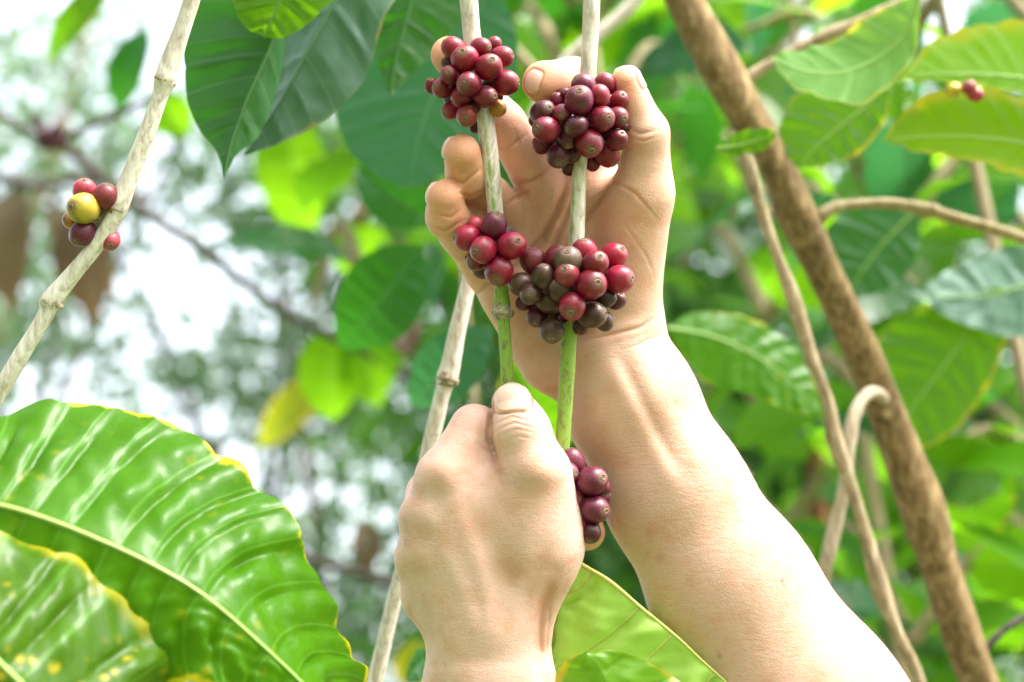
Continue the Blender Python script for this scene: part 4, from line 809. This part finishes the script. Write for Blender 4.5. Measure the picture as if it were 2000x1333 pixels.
shrub('coffee shrub seen above the palm with drooping leaves', 1120, 1.45, [(1120, -40, 1400, -120, 0), (1120, 0, 880, -60, .1), (1120, 130, 1330, 30, .1), (1180, 260, 1360, 160, .1), (1120, 180, 960, 80, .2)], [nm[0], nm[1], nm[3], nm[2]], 54, (.12, .19), .010)
nb = [ML_bright.name, ML_dark.name, ML_mid.name]
shrub('coffee shrub behind the hanging leaves, between the left branch and the palm', 840, 1.5, [(700, -20, 420, -80, 0), (700, 60, 950, 0, 0), (700, 180, 560, 130, .1), (700, 300, 860, 230, .1), (700, 430, 830, 400, .1), (700, 520, 610, 600, .1), (700, 620, 850, 600, 0)], nb, 55, (.10, .17), .006)
# ------------------------------------------------------------------ blurred leaves and twigs on the left and behind the fist
t5 = root('coffee_branch', 'dark twig crossing diagonally with blurred green leaves, left of the hands', 'branch', Wd(180, 300, 1.6), 'blurred twigs behind')
wtube('stem', px([(60, 230), (180, 330), (270, 405), (400, 492), (520, 585), (620, 645), (740, 702), (830, 760), (900, 860)], 1.6), [pr_(w, 1.6) for w in (22, 20, 19, 19, 18, 18, 20, 22, 16)], M_twigd, t5, 10, 4)
def bl(parent, base, tip, w, mat, d=1.45, roll=0, seed=0, fold=.2):
    leaf_free('leaf', parent, Wd(*base, d), Wd(*tip, d + .03), w * d / FX, mat, roll=roll, seed=seed, nv=9, nu=44, nw=7, quilt=.002, fold=fold)
bl(t5, (830, 480), (660, 690), 170, ML_dark, 0.98, .1, 61); bl(t5, (640, 640), (650, 830), 130, ML_bright, 1.7, .2, 62); bl(t5, (700, 640), (740, 800), 110, ML_bright, 1.7, -.3, 63)
bl(t5, (640, 730), (500, 880), 80, ML_yel, 2.0, .2, 64); bl(t5, (560, 200), (600, 500), 150, ML_bright, 1.7, .3, 65); bl(t5, (690, 330), (860, 440), 110, ML_dark, 1.07, 0, 66)
bl(t5, (700, 420), (720, 560), 130, ML_bright, 1.7, .2, 67); bl(t5, (800, 560), (860, 400), 120, ML_bright, 1.7, .2, 68); bl(t5, (800, 700), (780, 610), 70, ML_brown, 1.23, 0, 69); bl(t5, (300, 180), (370, 270), 90, ML_bright, 1.7, 0, 70)
bl(t5, (960, 640), (800, 800), 130, ML_teal, 0.90, .1, 71); bl(t5, (900, 800), (860, 930), 110, ML_teal, 1.07, .1, 72); bl(t5, (1000, 700), (1090, 900), 150, ML_mid, 0.98, .2, 73)
bl(t5, (230, -40), (90, 130), 70, ML_mid, 1.23, .3, 75); bl(t5, (290, 60), (230, 230), 90, ML_dark, 1.64, .3, 76); bl(t5, (1020, 760), (1090, 560), 100, ML_dark, 1.31, .2, 77)
t6 = root('dry_branch', 'brown dry leaves hanging out of focus behind the small berry bunch at left', 'branch', Wd(150, 250, 2.4))
wtube('stem', px([(-60, 330), (60, 360), (180, 350), (300, 390)], 2.4), [pr_(w, 2.4) for w in (24, 22, 20, 14)], M_twigd, t6, 8, 5)
for k, (b0, t0, w) in enumerate((((40, 360), (30, 620), 110), ((190, 370), (200, 650), 130), ((250, 380), (235, 600), 90), ((120, 360), (150, 520), 80), ((0, 370), (-20, 600), 90))): bl(t6, b0, t0, w, ML_brown, 2.4 + .05 * k, .3 * k, 80 + k)
t7 = root('coffee_branch', 'thin brown twig low behind the fist with a reddish leaf', 'branch', Wd(560, 1080, 1.7), 'blurred twigs behind')
wtube('stem', px([(540, 1070), (600, 1092), (680, 1112), (770, 1142), (860, 1150), (1000, 1230)], 1.7), [pr_(w, 1.7) for w in (20, 20, 20, 22, 18, 16)], M_twigd, t7, 8, 6)
bl(t7, (720, 1120), (700, 1010), 60, ML_brown, 1.7, 0, 90); bl(t7, (800, 1250), (830, 1340), 90, ML_yel, 1.5, 0, 91); bl(t7, (790, 1330), (840, 1290), 60, ML_dark, .8, 0, 92)
t8 = root('coffee_branch', 'grey slanting twig out of focus above and behind the curled index finger', 'branch', Wd(1240, 0, 1.0), 'blurred twigs behind')
wtube('stem', px([(1300, -60), (1225, 20), (1165, 70), (1100, 125), (1040, 230), (1000, 330)], 1.0), [pr_(w, 1.0) for w in (26, 26, 30, 24, 22, 20)], M_pale, t8, 10, 7)
wtube('branch', px([(900, -60), (945, 20), (990, 80), (1050, 150), (1120, 260)], 1.25), [pr_(w, 1.25) for w in (24, 24, 22, 20, 18)], M_twig, t8, 10, 8)
t9 = root('coffee_branch', 'far dim bunch of dark purple berries on a twig at upper left', 'branch', Wd(40, 240, 1.5), 'blurred twigs behind')
wtube('stem', px([(-40, 200), (60, 260), (105, 275), (200, 235), (330, 180)], 1.5), [pr_(w, 1.5) for w in (14, 14, 14, 14, 12)], M_twigd, t9, 8, 9)
cherries(t9, [(90, 262, 13, None, 'd', 2), (112, 256, 13, None, 'd', 3), (104, 280, 13, None, 'd', 2), (84, 282, 12, None, 'd', 1), (122, 275, 12, None, 'd', 1)], (102, 270, zd(1.5)), (30, 26, 26), 10, 0)
# ------------------------------------------------------------------ trees far behind
def crown_geo(r, centres, rad, n, ls):
    c = centres[r.integers(len(centres), size=n)]; v = r.normal(size=(n, 3)); v /= np.linalg.norm(v, axis=1)[:, None]
    p = c + v * (rad * r.uniform(.15, 1, n) ** .5)[:, None] * np.array([1, 1, .7])
    d = r.normal(size=(n, 3)) + np.array([0, 0, -.5]); d /= np.linalg.norm(d, axis=1)[:, None]; t = r.normal(size=(n, 3)); s = np.cross(d, t); s /= np.linalg.norm(s, axis=1)[:, None]; nn = np.cross(d, s)
    L = ls * r.uniform(.6, 1.25, n)[:, None]; Wd_ = L * r.uniform(.34, .5, n)[:, None]
    V = np.stack([p, p + d * L * .3 - s * Wd_ * .45 + nn * L * .06, p + d * L * .35, p + d * L * .3 + s * Wd_ * .45 + nn * L * .06, p + d * L * .72 - s * Wd_ * .32 + nn * L * .04, p + d * L * .7 - nn * L * .02, p + d * L * .72 + s * Wd_ * .32 + nn * L * .04, p + d * L - nn * L * .1], 1)
    f = np.array([[0, 1, 2, 2], [0, 2, 3, 3], [1, 4, 5, 2], [2, 5, 6, 3], [4, 7, 5, 5], [5, 7, 6, 6]])
    k = np.arange(n)[:, None, None] * 8
    qd = (f[[2, 3]][None] + k).reshape(-1, 4); tr = (f[[0, 1, 4, 5]][:, :3][None] + k).reshape(-1, 3)
    cv = np.repeat(r.random(n), 8)
    return V.reshape(-1, 3), qd, tr, cv
def far_mat(name, c1, c2, tr, rough=.4):
    m, nt, b = newmat(name); g = G(nt); at = g.n('ShaderNodeAttribute', attribute_name='col')
    c = g.mix(at.outputs['Fac'], c1, c2); g.l(c, b.inputs['Base Color']); b.inputs['Roughness'].default_value = rough
    t = g.n('ShaderNodeBsdfTranslucent'); g.l(g.mix(at.outputs['Fac'], tr, tuple(x * .6 for x in tr)), t.inputs[0]); ms = g.n('ShaderNodeMixShader'); ms.inputs[0].default_value = .45
    g.l(b.outputs[0], ms.inputs[1]); g.l(t.outputs[0], ms.inputs[2]); g.l(ms.outputs[0], nt.nodes['Material Output'].inputs[0]); return m
FM = [far_mat('far_foliage', (.04, .12, .03), (.09, .20, .05), (.14, .38, .05)), far_mat('far_foliage_grey', (.06, .12, .06), (.13, .20, .11), (.26, .44, .20)), far_mat('far_foliage_bright', (.05, .17, .015), (.11, .28, .03), (.18, .42, .02))]
def far_tree(label, x, y, d, rad, n, ls, mi, seed, blobs=14, spread=(1, 1, .8), trunkr=.09, br=.52):
    r = np.random.default_rng(seed); c = Wd(x, y, d); base = np.array([c[0] + r.normal() * .2, c[1], 0.0]); t = root('tree', label, 'tree', base, 'trees in the background')
    wtube('trunk', [base, (base + c) / 2 + r.normal(size=3) * [.15, .1, 0], c + [0, 0, rad * .3]], [trunkr, trunkr * .75, trunkr * .35], M_trunk, t, 12, seed)
    cs = c + r.uniform(-1, 1, (blobs, 3)) * rad * np.array(spread) * .8
    for k in range(5):
        e = cs[int(r.integers(blobs))]; a = base * .35 + c * .65; wtube('limb', [a, (a + e) / 2 + [0, 0, .1], e], [trunkr * .4, trunkr * .25, trunkr * .1], M_twigd, t, 8, seed + k)
    V, qd, tr, cv = crown_geo(r, cs, rad * br, n, ls)
    o = mesh('crown', V, [tuple(q) for q in qd] + [tuple(q) for q in tr], FM[mi], t, vcol=np.stack([cv, cv, cv, np.ones_like(cv)], 1), origin=np.array(base)); return t
far_tree('tall airy tree with white sky showing through, upper left background', 150, 250, 6.0, 1.5, 2500, .11, 1, 101, 20, br=.36, trunkr=.05)
far_tree('airy tree behind the middle left with loose gappy crown', 520, 560, 7.0, 1.4, 2000, .11, 1, 102, 18, br=.36, trunkr=.05)
far_tree('loose tree low at the left behind the big foreground leaves', 420, 1050, 6.0, 1.4, 2000, .11, 1, 103, 16, br=.36, trunkr=.05)
far_tree('pale green tree directly behind the two hands', 1000, 900, 7.5, 1.7, 2200, .13, 1, 104, br=.4, trunkr=.05)
far_tree('leafy tree behind the top centre, above the fingers', 1000, 120, 6.5, 1.6, 4200, .15, 0, 105)
far_tree('dense bright green tree behind the upper right', 1650, 200, 4.8, 1.5, 4200, .16, 2, 106, 20)
far_tree('dense dark green tree behind the right arm', 1500, 800, 5.5, 1.6, 5000, .16, 0, 107, 20)
far_tree('bushy tree at lower right beyond the shrubs', 1950, 1100, 5.0, 1.5, 3800, .15, 2, 108, 20)
far_tree('sparse tree far off at the lower centre', 800, 1300, 9.0, 2.0, 1600, .16, 0, 109)
def added_canopy(label, c, rad, n, seed, mi=0, blobs=12):  # out-of-view trees added around the camera to shade the scene
    r = np.random.default_rng(seed); c = np.array(c, float); base = np.array([c[0] * 1.15, c[1] * 1.15, 0.0]); t = root('tree', label, 'tree', base, 'unseen trees added for shade')
    wtube('trunk', [base, (base + c) / 2, c + [0, 0, rad * .2]], [.09, .07, .03], M_trunk, t, 12, seed)
    cs = c + r.uniform(-1, 1, (blobs, 3)) * rad * np.array([1, 1, .45]); V, qd, tr, cv = crown_geo(r, cs, rad * .42, n, .22)
    mesh('crown', V, [tuple(q) for q in qd] + [tuple(q) for q in tr], FM[mi], t, vcol=np.stack([cv, cv, cv, np.ones_like(cv)], 1), origin=base)
added_canopy('unseen tree added for shade behind the picker', (-.6, -2.8, 3.2), 1.9, 1500, 201)
added_canopy('unseen tree added for shade to the left of the picker', (-2.9, -.3, 3.4), 1.7, 1400, 202)
added_canopy('unseen tree added for shade to the right of the picker', (3.0, -1.6, 2.8), 1.5, 1200, 203)
added_canopy('unseen tree added for shade, arching over the picker', (-.6, .3, 4.4), 1.4, 900, 204)
added_canopy('unseen tree added for shade low behind the picker', (1.6, -3.6, 2.2), 1.8, 1200, 205)
added_canopy('unseen tree added for shade low at the left behind the picker', (-2.8, -2.6, 2.0), 1.6, 1100, 206)
print('done', round(time.time() - T00, 1))
#@@END
